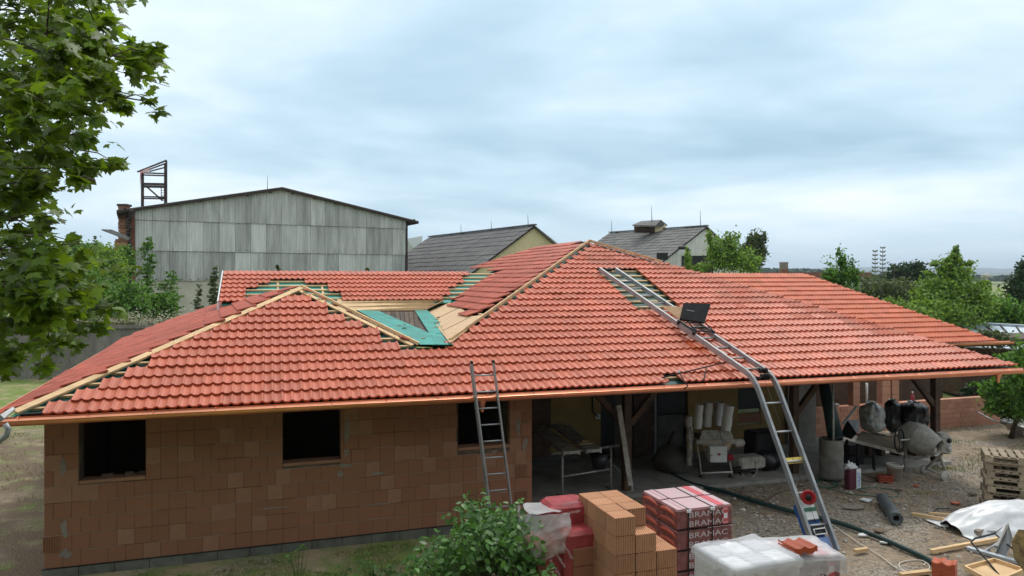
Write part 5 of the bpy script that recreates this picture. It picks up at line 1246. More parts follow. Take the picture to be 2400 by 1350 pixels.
# plastering machine
pm = thing('plaster_machine', G(1665, 1130, .06), 'mortar splashed plastering machine with white control box and four sacks on top', 'plastering machine')
mc = G(1665, 1120, .06); pxm = mc.y/F
def MP(px, py, dy=0.): return P(px, py, mc.y+dy)
def mbx(x0, x1, y0, y1, d, dy, name, m, bev=.01, par=None): a = MP(x0, y1, dy); c = MP(x1, y0, dy); return MB().box(((a.x+c.x)/2, mc.y+dy+d/2, (a.z+c.z)/2), (c.x-a.x, d, c.z-a.z), bev=bev).build(name, m, par or pm)
b = MB(); tp = [MP(1642, 1010, 0), MP(1716, 1010, 0), MP(1710, 1034, .05), MP(1650, 1034, .05)]
b.add([MP(1646, 1008, .1), MP(1712, 1008, .1), MP(1720, 1030, .0), MP(1640, 1030, .0), MP(1646, 1008, .7), MP(1712, 1008, .7), MP(1720, 1030, .75), MP(1640, 1030, .75)], [(0, 1, 2, 3), (5, 4, 7, 6), (0, 4, 5, 1), (3, 2, 6, 7), (0, 3, 7, 4), (1, 5, 6, 2)]); b.build('hopper', 'white_dirty', pm)
mbx(1632, 1726, 1031, 1042, .8, -.03, 'hopper_rim', 'white_dirty'); mbx(1648, 1712, 1041, 1047, .06, -.09, 'wooden_rail', 'pine', .004)
b = MB(); b.add([MP(1645, 1042, 0), MP(1715, 1042, 0), MP(1700, 1072, .1), MP(1655, 1072, .1), MP(1645, 1042, .7), MP(1715, 1042, .7), MP(1700, 1072, .6), MP(1655, 1072, .6)], [(0, 1, 2, 3), (5, 4, 7, 6), (0, 3, 7, 4), (1, 5, 6, 2), (3, 2, 6, 7)]); b.build('hopper_cone', 'white_dirty', pm)
cb = mbx(1664, 1704, 1048, 1084, .22, -.30, 'control_box', 'white_paint')
mbx(1682, 1689, 1063, 1067, .01, -.312, 'red_switch', 'red_paint', 0, cb); mbx(1667, 1669, 1066, 1069, .01, -.312, 'box_lock', 'black_metal', 0, cb); mbx(1663, 1705, 1046.5, 1049, .24, -.312, 'box_lid', 'white_paint', .003, cb)
b = MB(); b.tube([MP(1634, 1045, -.1), MP(1640, 1080, -.12), MP(1643, 1112, -.15)], .02, 6); b.build('machine_leg', 'white_dirty', pm)
b = MB(); b.tube([MP(1708, 1070, -.1), MP(1716, 1112, -.15)], .02, 6); b.build('machine_leg', 'white_dirty', pm)
MB().tube([MP(1643, 1109, -.15), MP(1716, 1106, -.15)], .018, 6).build('axle_bar', 'white_paint', pm)
for x in (1646, 1716): MB().lathe(MP(x, 1122, -.05), [(0, -.05), (.10, -.05), (.12, 0), (.10, .05), (0, .05)], 16, U).build('machine_wheel', 'dark_concrete', pm)
for k, (x, y0, y1, w) in enumerate(((1613, 975, 1000, 18), (1616, 1000, 1015, 14), (1616, 1015, 1035, 18), (1616, 1035, 1070, 14), (1615, 1070, 1090, 13))):
    a = MP(x, y1, .05); c = MP(x, y0, .05); MB().lathe(a, [(w/2*pxm*.9, 0), (w/2*pxm, .01), (w/2*pxm, c.z-a.z-.01), (w/2*pxm*.8, c.z-a.z)], 14).build('pump_section', 'white_dirty', pm)
MB().lathe(MP(1733, 1038, .1)-U*.15, [(0, 0), (.085, 0), (.09, .03), (.09, .22), (.06, .26), (0, .26)], 16, U).build('motor', 'white_dirty', pm)
for x in (1706, 1712): mbx(x, x+8, 1066, 1080, .08, -.28, 'red_plug', 'red_paint', .012)
b = MB(); b.tube([MP(1686, 1008, -.02), MP(1692, 1030, -.12), MP(1697, 1046, -.2)], .006, 4); b.tube([MP(1618, 1000, -.1), MP(1628, 1060, -.15), MP(1640, 1110, -.2)], .01, 5); b.build('machine_cables', 'cable_black', pm, kind='stuff')
for k, (x, y0, y1, w, ti, dy) in enumerate(((1637, 948, 1000, 20, 0, .1), (1659, 943, 995, 21, .0, .3), (1683, 943, 992, 22, .03, .6), (1703, 950, 1004, 24, .06, .05))):
    t_ = thing('paper_sack', MP(x, y1, dy), ('leftmost', 'second from left', 'third and rearmost', 'rightmost, slightly tilted')[k]+' upright white sack on top of the plastering machine', 'sack', 'white sacks standing on the plastering machine')
    a = MP(x-2, y1+4, dy); c = MP(x+2+ti*60, y0, dy); r0 = w/2*pxm
    n_ = 12; pts = [a.lerp(c, i/n_) for i in range(n_+1)]; rs = [r0*(.86+.14*abs(math.sin(i*.45+k))+(.06 if i == n_ else 0)) for i in range(n_+1)]
    MB().tube(pts, rs, 16, cap=False).build('sack_wall', 'paper_white', t_); MB().lathe(c-UP*.02, [(0, 0), (r0*.95, 0)], 16).build('sack_mouth', 'dark_concrete', t_)
t_ = thing('compressor', G(1748, 1118, .06), 'dusty white compressor unit on the floor right of the plastering machine', 'compressor')
a = MP(1722, 1100, .1); MB().box(MP(1752, 1082, .35), (.72, .45, .28), (U, V, UP), bev=.05).build('compressor_housing', 'white_dirty', t_); MB().box(MP(1750, 1096, .12), (.55, .04, .1), (U, V, UP)).build('compressor_grille', 'black_metal', t_)
for x in (1735, 1765): MB().lathe(MP(x, 1112, .25), [(0, -.02), (.06, -.02), (.06, .02), (0, .02)], 12, U).build('compressor_wheel', 'black_metal', t_)
MB().tube([MP(1738, 1108, .1)-UP*.0, MP(1748, 1122, 0), MP(1762, 1120, 0), MP(1774, 1108, 0), MP(1774, 1088, .1), MP(1766, 1070, .2)], .011, 6).build('air_hose', 'cable_white', t_)
t_ = thing('wheelbarrow_heap', G(1800, 1100, .06), 'dark covered machinery heap in the porch shade behind the lift', 'machinery'); MB().box(MP(1785, 1052, .9), (.7, .5, .9), (U, V, UP), bev=.04).build('machine_case', 'black_metal', t_); MB().blob(MP(1800, 1075, .7), (.35, .3, .3), 8, 12, .4, 4).build('plastic_cover', 'black_plastic', t_)
t_ = thing('rubble_heap', G(1565, 1110, .06), 'dark heap of tools and sacks on the floor left of the plastering machine', 'heap'); MB().blob(MP(1575, 1080, .5), (.45, .4, .35), 8, 12, .5, 2, flat=-.3).build('sack_heap', 'dark_concrete', t_); MB().beam(MP(1540, 1100, .3), MP(1580, 1010, .9), .06, .03).build('shovel_shaft', 'dark_wood', t_)
# barrel with flue pipe, thin prop
bc = G(1948, 1119, .06); R_b = .26
t_ = thing('metal_drum', bc, 'pale rusty metal drum standing under the porch beside the thin prop', 'drum'); hb = P(0, 1028, bc.y).z-.06
MB().lathe(bc, [(0, 0), (R_b, 0)]+[(R_b*(1.03 if i % 4 == 0 else 1.0), hb*i/12) for i in range(13)]+[(R_b-.012, hb), (R_b-.014, .05)], 28).build('drum_shell', 'barrel', t_)
for f in (.33, .66, 1): MB().lathe(bc+UP*(hb*f-.01), [(R_b, 0), (R_b+.012, .006), (R_b, .012)], 28).build('drum_hoop', 'barrel', t_)
t_ = thing('flue_pipe', bc, 'dark green fat pipe slanting from the drum up to the porch roof', 'pipe'); MB().tube([P(1958, 1022, bc.y+.1), P(1945, 960, bc.y+.3), P(1930, 900, bc.y+.5)], [.17, .15, .13], 14).build('pipe_barrel', 'hose_dark', t_); MB().lathe(P(1958, 1024, bc.y+.1), [(.175, 0), (.18, .03), (.17, .05)], 14).build('pipe_collar', 'black_metal', t_)
t_ = thing('steel_prop', G(1953, 1121, .06), 'thin grey steel prop standing in front of the metal drum', 'prop'); pb = G(1954, 1122, .06); MB().tube([pb, Vector((pb.x-.02, pb.y, 2.62))], .024, 8).build('prop_tube', 'steel_dirty', t_)
rg = P(1959, 938, pb.y-.02); b = MB(); b.tube([rg+Vector((math.cos(a*.6283)*.06, 0, math.sin(a*.6283)*.02)) for a in range(11)], .008, 5); b.build('prop_ring', 'black_metal', t_); MB().box(pb, (.1, .1, .012)).build('prop_foot', 'steel_dirty', t_)
# tilted panel / bench with rubbish bags
tb_ = thing('work_table', G(2040, 1110, .05), 'dark low table carrying a tilted mortar covered shuttering board', 'table')
A_, B_, C_, D_ = P(2005, 1032, 17.4), P(2118, 1060, 17.0), P(2120, 1036, 18.3), P(2020, 1010, 18.6)
MB().poly([A_, B_, C_, D_], .05, UP).build('table_top', 'pallet_wood', tb_); MB().beam(A_-UP*.03, B_-UP*.03, .03, .07).build('table_edge', 'white_dirty', tb_)
for px, py0, py1, Y in ((2010, 1040, 1105, 17.4), (2048, 1052, 1102, 17.3), (2022, 1040, 1098, 18.2), (1985, 1030, 1110, 17.8)): 
    a = P(px, py0, Y); MB().tube([a, Vector((a.x, a.y, .05))], .035, 6).build('table_leg', 'black_metal', tb_)
MB().tube([P(1985, 1066, 17.5), P(2050, 1072, 17.3)], .03, 6).build('table_stretcher', 'black_metal', tb_)
MB().box(P(1990, 1062, 17.9), (.45, .5, .5), (U, V, UP), bev=.02).build('dark_crate', 'black_metal', tb_)
def bag(px, pyb, pyt, rx, Y, m, lab, seed, knot=True):
    a = P(px, pyb, Y); c = P(px, pyt, Y); h = c.z-a.z; r = rx/F*Y; t = thing('rubbish_bag', a, lab, 'rubbish bag', 'rubbish bags on the porch table'); b = MB(); n, m_ = 30, 56; vs = []
    for i in range(n+1):
        f = i/n; w = (math.sin(min(1, f*3.2)*math.pi/2)**.6)*(1-.18*f)*(1 if f < .82 else max(.10, 1-((f-.82)/.18)**1.3*.8))
        for k in range(m_):
            an = 2*math.pi*k/m_; nn = mnoise.noise(Vector((math.cos(an)*1.6, math.sin(an)*1.6, f*2.6+seed)))*.26+mnoise.noise(Vector((math.cos(an)*5, math.sin(an)*5, f*5+seed)))*.13+.07*abs(mnoise.noise(Vector((an*3, f*11, seed))))
            q = r*w*(1+nn+.10*crease(Vector((math.cos(an), math.sin(an), f*1.7+seed)), 2.2)); vs.append(a+Vector((math.cos(an)*q, math.sin(an)*q*.85, h*f+.03*mnoise.noise(Vector((an, f*6, seed+7))))))
    b.add(vs, [(i*m_+k, i*m_+(k+1) % m_, (i+1)*m_+(k+1) % m_, (i+1)*m_+k) for i in range(n) for k in range(m_)], 0, True); b.build('bag_skin', m, t)
    b = MB()
    for k in range(7): an = k*.9+seed; p = c-UP*.02; b.add([p, p+Vector((math.cos(an)*r*.5, math.sin(an)*r*.3, .05+.04*math.sin(k*3))), p+Vector((math.cos(an+.7)*r*.45, math.sin(an+.7)*r*.3, .02)), p-UP*.06], [(0, 1, 2, 3)])
    b.build('bag_collar', 'film_white' if m == 'bag_clear' or seed == 3 else m, t); return t
bag(2044, 1015, 943, 29, 18.6, 'bag_clear', 'clear rubbish bag full of plastic, leftmost of the three bags', 1)
bag(2092, 1015, 936, 21, 18.6, 'black_plastic', 'narrow black rubbish bag in the middle of the three bags', 3)
bag(2142, 1012, 941, 34, 18.5, 'black_plastic', 'wide black rubbish bag, rightmost of the three beside the post', 6)
for px in (2030, 2060, 2100, 2140, 2165): a = P(px, 1016, 18.7); MB().box((a.x, a.y, a.z/2), (.12, .3, a.z-.01), (U, V, UP)).build('support_crate', 'dark_wood', tb_)
MB().box(P(2100, 1019, 18.8), (1.9, .75, .05), (U, V, UP)).build('bag_shelf', 'pallet_wood', tb_)
t_ = thing('metal_sheet', P(1990, 985, 18), 'bent grey metal sheet and pale bar beside the clear rubbish bag', 'scrap metal'); MB().poly([P(1987, 985, 18), P(2012, 984, 18.2), P(2015, 1015, 17.8), P(2005, 1010, 17.7)], .02, Vector((0, -1, 0))).build('bent_sheet', 'alu_dull', t_); MB().beam(P(1975, 995, 17.8), P(2008, 952, 18.6), .06, .02).build('pale_bar', 'white_paint', t_); MB().poly([P(1972, 1020, 17.8), P(1986, 982, 18.2), P(2008, 1016, 17.6), P(1995, 1030, 17.5)], .03, Vector((0, -1, 0))).build('dark_sheet', 'black_metal', t_)
# concrete mixer
mxr = thing('concrete_mixer', G(2190, 1112), 'grey concrete mixer with tilted drum and black steering ring', 'concrete mixer')
mo = P(2172, 1040, 17.0); mouth = P(2181, 1042, 16.45); axd = (P(2176, 1043, 16.3)-P(2142, 1022, 17.3)); axd = Vector((.52, -.80, -.28)).normalized(); cen = P(2153, 1028, 17.05)
prof = [(0, -.42), (.16, -.42), (.27, -.34), (.34, -.16), (.355, .0), (.335, .12), (.25, .36), (.205, .46), (.21, .49), (.185, .47), (.2, .40), (.28, .12), (.25, -.2), (0, -.3)]
MB().lathe(cen, prof, 32, axd).build('mixer_drum', 'mixer_grey', mxr)
MB().lathe(cen+axd*.0, [(.353, -.012), (.365, 0), (.353, .012)], 32, axd).build('drum_rib', 'mixer_grey', mxr)
MB().box(cen+axd*.36+Vector((-.05, 0, -.10)), (.22, .03, .10), (Vector((1, 0, 0)), axd, UP)).build('mixing_blade', 'white_dirty', mxr)
hc = P(2210, 1038, 16.95); MB().box(hc, (.27, .42, .46), (Vector((.96, -.28, 0)), Vector((.28, .96, 0)), UP), bev=.05).build('motor_housing', 'mixer_grey', mxr)
for z in (.10, -.10): MB().lathe(hc+Vector((.02, -.2, z)), [(0, 0), (.06, 0), (.055, .03), (0, .035)], 14, Vector((.28, -.96, 0))).build('motor_cap', 'steel_dirty' if z < 0 else 'black_metal', mxr)
yk = hc-UP*.24
MB().tube([yk+Vector((-.1, 0, 0)), G(2215, 1112)+UP*.09], .035, 8).build('mixer_leg', 'mixer_grey', mxr); MB().tube([P(2122, 1050, 17.2), G(2120, 1105)+UP*.0], .028, 8).build('mixer_leg', 'steel_dirty', mxr)
MB().tube([yk+Vector((-.1, 0, 0)), P(2150, 1075, 17.1), P(2120, 1070, 17.2)], .03, 6).build('mixer_frame', 'steel_dirty', mxr)
w1, w2 = G(2168, 1110)+UP*.11, G(2215, 1127)+UP*.11; MB().tube([w1, w2], .016, 6).build('axle', 'mixer_grey', mxr)
for w in (w1, w2): MB().lathe(w-(w2-w1).normalized()*.03, [(0, 0), (.10, 0), (.12, .015), (.12, .045), (.10, .06), (.04, .05), (0, .06)], 18, (w2-w1).normalized()).build('mixer_wheel', 'mixer_grey', mxr)
MB().tube([w1, yk], .03, 6).build('mixer_strut', 'mixer_grey', mxr)
rc = P(2108, 1032, 16.7); rx_ = Vector((.62, .6, .1)).normalized(); b = MB()
ra, rb_ = Vector((.75, .65, 0)).normalized(), Vector((-.05, 0, 1)).normalized(); b.tube([rc+ra*(math.cos(a*math.pi/16)*.26)+rb_*(math.sin(a*math.pi/16)*.27) for a in range(33)], .018, 6, cap=False); b.build('steering_ring', 'black_metal', mxr)
for a in (.4, 2.5, 4.6): MB().tube([rc, rc+ra*(math.cos(a)*.26)+rb_*(math.sin(a)*.27)], .010, 5).build('ring_spoke', 'black_metal', mxr)
MB().tube([rc, cen], .025, 6).build('tilt_shaft', 'steel_dirty', mxr)
# bucket, tiles, cement bag
t_ = thing('white_bucket', G(2097, 1131), 'dirty white bucket standing below the mixer ring', 'bucket'); c = G(2097, 1128); MB().lathe(c, [(0, .0), (.135, 0), (.175, .36), (.185, .36), (.185, .39), (.165, .39), (.15, .1), (0, .1)], 24).build('bucket_wall', 'bucket', t_); MB().lathe(c+UP*.33, [(.172, 0), (.18, .01), (.172, .02)], 24).build('bucket_band', 'bucket', t_)
b = MB(); b.tube([c+Vector((-.18*math.cos(a*math.pi/8), -.02, .36+.0+.30*math.sin(a*math.pi/8)*0.2)) for a in range(9)], .005, 4); b.build('bucket_handle', 'black_metal', t_)
def tile_on(name, at, ex, ey, label, grp=None, mm_='tile'):
    n = ex.cross(ey).normalized(); o = inst(name, TM[mm_], frame(at, ex, ey, n)); return tag(o, label, 'roof tile', grp)
c = G(2060, 1134)
for k in range(3): tile_on('loose_tile', c+Vector((k*.015, k*.03, .02+k*.045)), Vector((.95, -.25, 0)).normalized(), Vector((.25, .95, 0)).normalized(), ('bottom', 'middle', 'top')[k]+' red tile of the low pile in front of the white bucket', 'roof tiles piled before the bucket', 'tile_dark')
cbg = thing('cement_bag', G(1998, 1149), 'open maroon and white cement bag standing in the yard', 'bag'); c = G(1997, 1146)
xa, ya = Vector((.93, .36, 0)), Vector((-.36, .93, 0)); b = MB()
hgt = .46; b.box(c+UP*hgt/2, (.32, .17, hgt), (xa, ya, UP), bev=.025); b.build('bag_body', 'paper_maroon', cbg)
side = c+xa*.0; fx = Vector((.36, -.93, 0))
MB().box(c+xa*.163+UP*(hgt/2), (.006, .16, hgt*.98), (xa, ya, UP)).build('bag_side', 'paper_white', cbg)
MB().box(c+xa*.10-ya*.088+UP*(hgt/2-.0), (.125, .006, hgt*.98), (xa, ya, UP)).build('bag_stripe', 'paper_white', cbg)
me = text_mesh('HASIT', .115, 'print_blue'); inst('bag_lettering', me, frame(c+xa*.105-ya*.0935+UP*(hgt*.50), -UP*-1.0, -xa, -ya), cbg)
b = MB(); b.blob(c+UP*(hgt+.03)-xa*.05, (.12, .06, .09), 10, 14, .9, 3, 2.6); b.build('torn_top', 'paper_white', cbg)
# ------------------------------------------------------------------ pallets, bricks, wrapped packs
def pallet_mesh_set():
    me = {}
    for nm, sz in (('top_board', (.1, .8, .022)), ('bottom_board', (1.2, .1, .022)), ('stringer_board', (1.2, .12, .022)), ('pallet_block', (.14, .1, .078))):
        b = MB(); b.box((0, 0, 0), sz, bev=.003); me[nm] = b.mesh(nm, 'pallet_wood')
    return me
PM = pallet_mesh_set()
def pallet(at, ang, label, group=None, m=None, name='wooden_pallet'):
    t = thing(name, at, label, 'pallet', group); x = Vector((math.cos(ang), math.sin(ang), 0)); y = Vector((-x.y, x.x, 0))
    for k in range(3): inst('bottom_board', PM['bottom_board'], frame(Vector(at)+y*(-.35+.35*k)+UP*.011, x, y, UP), t)
    for k in range(3):
        for q in range(3): inst('pallet_block', PM['pallet_block'], frame(Vector(at)+y*(-.35+.35*k)+x*(-.53+.53*q)+UP*.062, x, y, UP), t)
    for q in range(3): inst('stringer_board', PM['bottom_board'], frame(Vector(at)+y*(-.35+.35*q)+UP*.112, x, y, UP), t)
    for q in range(9): inst('top_board', PM['top_board'], frame(Vector(at)+x*(-.55+.1375*q)+UP*.135, x, y, UP), t)
    return t
pang = math.radians(-28)
px_, py_ = Vector((math.cos(pang), math.sin(pang), 0)), Vector((-math.sin(pang), math.cos(pang), 0))
corner = P(2307, 655, 14.3); corner.z = 0
pc = corner+px_*.62+py_*.42*0+Vector((.12, .25, 0))
words = ['bottom', 'second from the bottom', 'third from the bottom', 'fourth from the bottom', 'fourth from the top', 'third from the top', 'second from the top', 'topmost']
for k in range(8): pallet(pc+Vector((R.uniform(-.03, .03), R.uniform(-.03, .03), k*.147)), pang+R.uniform(-.02, .02), words[k]+' pallet of the tall stack at the right edge', 'pallets stacked at the right edge')
# hollow bricks
bsx, bsy = U.copy(), V.copy(); BW, BDp, BH = .31, .29, .247
bm = MB(); bm.box((BW/2, BDp/2, BH/2), (BW-.012, BDp-.008, BH-.009), bev=.003); bme = bm.mesh('hollow_brick', 'hollow_block')
org = P(1440, 655, 9.35); org.z = .15
zt0 = P(0, 1215, 9.35).z; nl_ = 5; base_z = zt0-nl_*BH
H_ = {0: [5, 5, 5, 5], 1: [4, 5, 5, 5], 2: [3, 3, 0, 0]}
for a, col_ in H_.items():
    for q, hh in enumerate(col_):
        for k in range(hh):
            o = org+bsx*(a*BW)+bsy*(q*BDp); o.z = base_z+k*BH
            rz = Matrix.Rotation(R.gauss(0, .008), 3, UP)
            nm = ('front', 'second', 'third', 'rear')[q]; cn_ = ('left', 'middle', 'right')[a]; kk = ('bottom', 'second', 'third', 'fourth', 'fifth')[k]
            ob = inst('hollow_brick', bme, frame(o+Vector((R.uniform(-.004, .004), R.uniform(-.004, .004), 0)), rz@bsx, rz@bsy, UP)); tag(ob, 'ribbed orange brick of the big stack: %s column, %s row, %s layer up' % (cn_, nm, kk), 'brick', 'hollow bricks on the front stack')
pallet(org+bsx*.48+bsy*.55+UP*(base_z-org.z-.147), YA, 'pallet under the stack of ribbed hollow bricks')
MB().box(org+bsx*.48+bsy*.55+UP*((base_z-.15)/2-org.z), (.9, .9, max(.02, base_z-.152)), (U, V, UP)).build('timber_blocking', 'pallet_dark', None, label='dark timber blocking below the pallet of hollow bricks', cat='timber') if base_z > .2 else None
# packs of roof tiles on edge, wrapped in maroon film
tme = {s: text_mesh('BRAMAC', s, 'print_white', .001) for s in (.115,)}
def tile_pack(corner, lay, top, lab, label_of, w=.95, d=1.05, h=.30, fx=U, fy=V, split=2, stripes=True, grp=None):
    """corner = front right foot"""
    for k in range(lay):
        z0 = top-h*(k+1)
        for q in range(split):
            t = thing('tile_bundle', corner+UP*z0-fx*w/2+fy*(d/split*(q+.5)), label_of(k, q), 'tile bundle', grp)
            c = corner-fx*(w/2)+fy*(d/split*(q+.5)); c.z = z0+h/2
            MB().box(c, (w-.01, d/split-.012, h-.012), (fx, fy, UP), bev=.018).build('film_wrap', 'film_maroon', t)
            if k == 0: MB().box(c+UP*(h/2-.002), (w-.05, d/split-.05, .008), (fx, fy, UP)).build('top_film', 'film_pink', t)
            n = 30; b = MB()
            for i in range(n): b.box(c-fx*(w/2-.02-(w-.04)*(i+.5)/n)+UP*(-h/2+.012)-fy*(d/split/2-.004), (.012, .012, .03), (fx, fy, UP))
            b.build('tile_edges', 'black_metal', t, kind='stuff')
            for i in range(2):         # open end: two rounded tile ends
                o_ = c-fx*(w/2-.012)+UP*(.068-.135*i); MB().tube([o_-fy*(d/split*.44)-UP*.03, o_-fy*(d/split*.30)+UP*.012, o_+UP*.02, o_+fy*(d/split*.30)+UP*.005, o_+fy*(d/split*.44)-UP*.03], [.02, .034, .038, .034, .02], 8).build('tile_end', 'tile_dark', t)
            if q == 0:
                for i in range(2): inst('bundle_lettering', tme[.115], frame(c-fy*(d/split/2+.0085)+fx*.05+UP*(.062-.13*i), fx*1.45, UP*1.0, -fy), t)
                if stripes and k % 2 == 0:
                    MB().box(c+fx*(w*.36)-fy*(d/split/2+.004), (.09, .006, h*.8), (fx, fy, UP)).build('red_tape', 'print_red', t)
                    MB().box(c+fx*(w*.36)-fy*(d/split/2+.008), (.06, .004, h*.25), (fx, fy, UP)).build('paper_label', 'paper_white', t)
                MB().box(c-fy*(d/split/2+.003)-UP*.148+fx*.25, (w*.45, .006, .008), (fx, fy, UP)).build('film_fold', 'film_pink', t)
            if k == 0:
                for sx in ((-.32, .30) if stripes else (.3,)): MB().box(c+fx*(w*sx)+UP*(h/2+.006), (.11, d/split-.06, .004), (fx, fy, UP)).build('red_tape', 'print_red' if sx > 0 else 'film_pink', t)
    return
cr_ = P(1718, 655, 10.75); cr_.z = 0; tp_ = P(0, 1182, 10.75).z
W_ = ('top', 'second', 'third', 'lowest')
tile_pack(cr_, 4, tp_, '', lambda k, q: '%s layer, %s bundle of the maroon wrapped tile pack behind the brick stack' % (W_[k], ('front', 'rear')[q]), grp='tile bundles on the rear pallet')
stp = thing('pack_straps', cr_-U*.475+V*.5, 'dark plastic straps tied round the maroon tile pack behind the bricks', 'strap')
for sx in (.20, .62):
    o = cr_-U*(.95*(1-sx)) ; o.z = 0
    b = MB(); b.beam(o-V*.012+UP*.0, o-V*.012+UP*(tp_+.008), .018, .006, V); b.beam(o-V*.012+UP*(tp_+.008), o+V*1.06+UP*(tp_+.008), .018, .006, UP); b.build('strap_band', 'cable_black', stp)
    MB().box(o-V*.02+UP*(tp_-.02), (.07, .02, .04), (U, V, UP)).build('corner_guard', 'paper_white', stp)
pallet(cr_-U*.5+V*.5+UP*max(0, tp_-1.2-.15), YA, 'pallet below the maroon wrapped tile pack')
# second pack with loose tiles on top
cr2 = P(1972, 655, 8.75); cr2.z = 0; tp2 = P(0, 1302, 8.75).z
F2 = Vector((math.cos(math.radians(7)), math.sin(math.radians(7)), 0)); S2 = Vector((-F2.y, F2.x, 0))
tile_pack(cr2, 3, tp2, '', lambda k, q: '%s layer, %s bundle of the tile pack below the two loose tiles' % (W_[k], ('front', 'rear')[q]), w=.95, d=.6, fx=F2, fy=S2, split=2, grp='tile bundles on the front pallet')
def sheet(c, fx, fy, w, d, hang, seed, amp=.028, n=44, lift=.012):
    b = MB(); vs = []
    for j in range(n+1):
        for i in range(n+1):
            a = (i/n-.5)*2; e = (j/n-.5)*2; ox, oy, oz = a*w/2, e*d/2, 0.
            lim = .80
            def fold(q, half):
                if abs(q) > lim: return math.copysign(half*lim+(half*.03), q) , (abs(q)-lim)/(1-lim)
                return q*half, 0
            ox, k1 = fold(a, w/2/lim); oy, k2 = fold(e, d/2/lim); dn = max(k1, k2)
            nz_v = crease(Vector((a*1.1+.4*e, e*1.5, seed)), 1.0)*amp
            out = nz_v*.8+.015 if dn > 0 else 0
            vs.append(c+fx*(ox+math.copysign(out, a)*(k1 > 0))+fy*(oy+math.copysign(out, e)*(k2 > 0))+UP*(lift+max(0, nz_v+.02)*(dn == 0)-dn*hang*(1+mnoise.noise(Vector((a*4, e*4, seed+9)))*.5)))
    b.add(vs, [(j*(n+1)+i, j*(n+1)+i+1, (j+1)*(n+1)+i+1, (j+1)*(n+1)+i) for j in range(n) for i in range(n)], 0, True); return b
t_ = thing('plastic_cover', cr2-F2*.48+S2*.3+UP*tp2, 'crumpled white film over the tile pack under the two loose tiles', 'plastic film')
sheet(cr2-F2*.475+S2*.3+UP*tp2, F2, S2, .96, .62, .22, 5).build('film_sheet', 'film_clear', t_); MB().box(cr2-F2*.475-S2*.012+UP*(tp2-.04), (.9, .01, .02), (F2, S2, UP)).build('film_hem', 'film_white', t_)
cF = ray(1862, 1303, Vector((0, 0, tp2+.05)), UP)
for k in range(2): tile_on('loose_tile', cF+Vector((.0, .0, k*.035)), Vector((.985, .17, 0)), Vector((-.17, .985, .03)).normalized(), ('lower', 'upper')[k]+' of the two orange tiles lying on the white film', 'orange tiles lying on the film', 'tile_orange')
# white wrapped pack in front
wp = thing('wrapped_pack', P(1750, 1350, 8.1), 'white film wrapped pallet of bagged material at the bottom edge', 'wrapped pallet')
F3 = Vector((math.cos(math.radians(21)), math.sin(math.radians(21)), 0)); S3 = Vector((-F3.y, F3.x, 0)); c3 = ray(1748, 1292, Vector((0, 0, 1.42)), UP)
for k in range(9):
    for a_ in range(3):
        for e_ in range(2):
            if k and a_ == 1 and e_ == 1: continue
            MB().box(Vector((c3.x, c3.y, 1.36-.09*k))+F3*(.288*(a_-1)+R.uniform(-.006, .006))+S3*(.36*(e_-.5)+R.uniform(-.006, .006)), (.275, .345, .084), (F3, S3, UP), bev=.02).build('sack', R.choice(('paper_white', 'cement_sack', 'film_pink', 'cement_sack')) if k else ('paper_grey' if (a_+e_) % 2 else 'paper_white'), wp)
sheet(Vector((c3.x, c3.y, 1.41)), F3, S3, .885, .745, .10, 12, .03, 60).build('top_film', 'film_milky', wp)
b = MB(); 
for sd, (fx_, fy_, w_, d_) in enumerate(((F3, -S3, .88, .372), (F3, S3, .88, .372), (S3, F3, .74, .442), (S3, -F3, .74, .442))):
    vs = []; n = 16
    for j in range(9):
        for i in range(n+1): vs.append(Vector((c3.x, c3.y, 1.40-.11*j))+fx_*((i/n-.5)*w_)+fy_*(d_+.006+.02*abs(mnoise.noise(Vector((i*.7, j*.5, sd*3.)))))) 
    b.add(vs, [(j*(n+1)+i, j*(n+1)+i+1, (j+1)*(n+1)+i+1, (j+1)*(n+1)+i) for j in range(8) for i in range(n)], 0, True)
b.build('side_film', 'film_clear', wp)
# red plastic pack of bricks at the left with white film
rp = thing('red_wrapped_pack', P(1310, 1350, 9.9), 'brick pack in torn red printed film left of the bare brick stack', 'wrapped pallet')
c4 = P(1325, 655, 10.35); z4 = P(0, 1178, 10.3).z
for (dx, dy, top, w, d) in ((.0, .10, z4, .62, .5), (-.30, -.18, z4-.42, .5, .5), (.12, -.2, z4-.28, .5, .5)):
    b = MB(); b.box(Vector((c4.x+dx, c4.y+dy, top/2)), (w, d, top), (U, V, UP), bev=.05); b.build('red_film', 'film_red', rp)
for k in range(3): MB().box(Vector((c4.x+.17, c4.y-.25, z4-.62-.0-.25*k)), (.34, .42, .24), (U, V, UP), bev=.006).build('brick', 'block', rp)
for txt, px, py, rot, sz in (('Porotherm', 1335, 1178, .1, .055), ('wienerberger', 1338, 1200, .1, .05), ('Porotherm', 1312, 1310, -1.0, .06), ('wienerberger', 1330, 1290, -1.0, .055), ('Porotherm', 1300, 1330, -1.0, .06)):
    me = text_mesh(txt, sz, 'print_white', .001)
    onp = P(px, py, 9.86 if py > 1250 else 10.15); x_ = (U*math.cos(rot)+UP*math.sin(rot)); y_ = UP*math.cos(rot)-U*math.sin(rot); inst('film_print', me, frame(onp-V*.02, x_, y_, -V), rp)
t_ = thing('plastic_sheet', P(1295, 1225, 10.0), 'crumpled translucent white sheet hanging on the left of the red pack', 'plastic film')
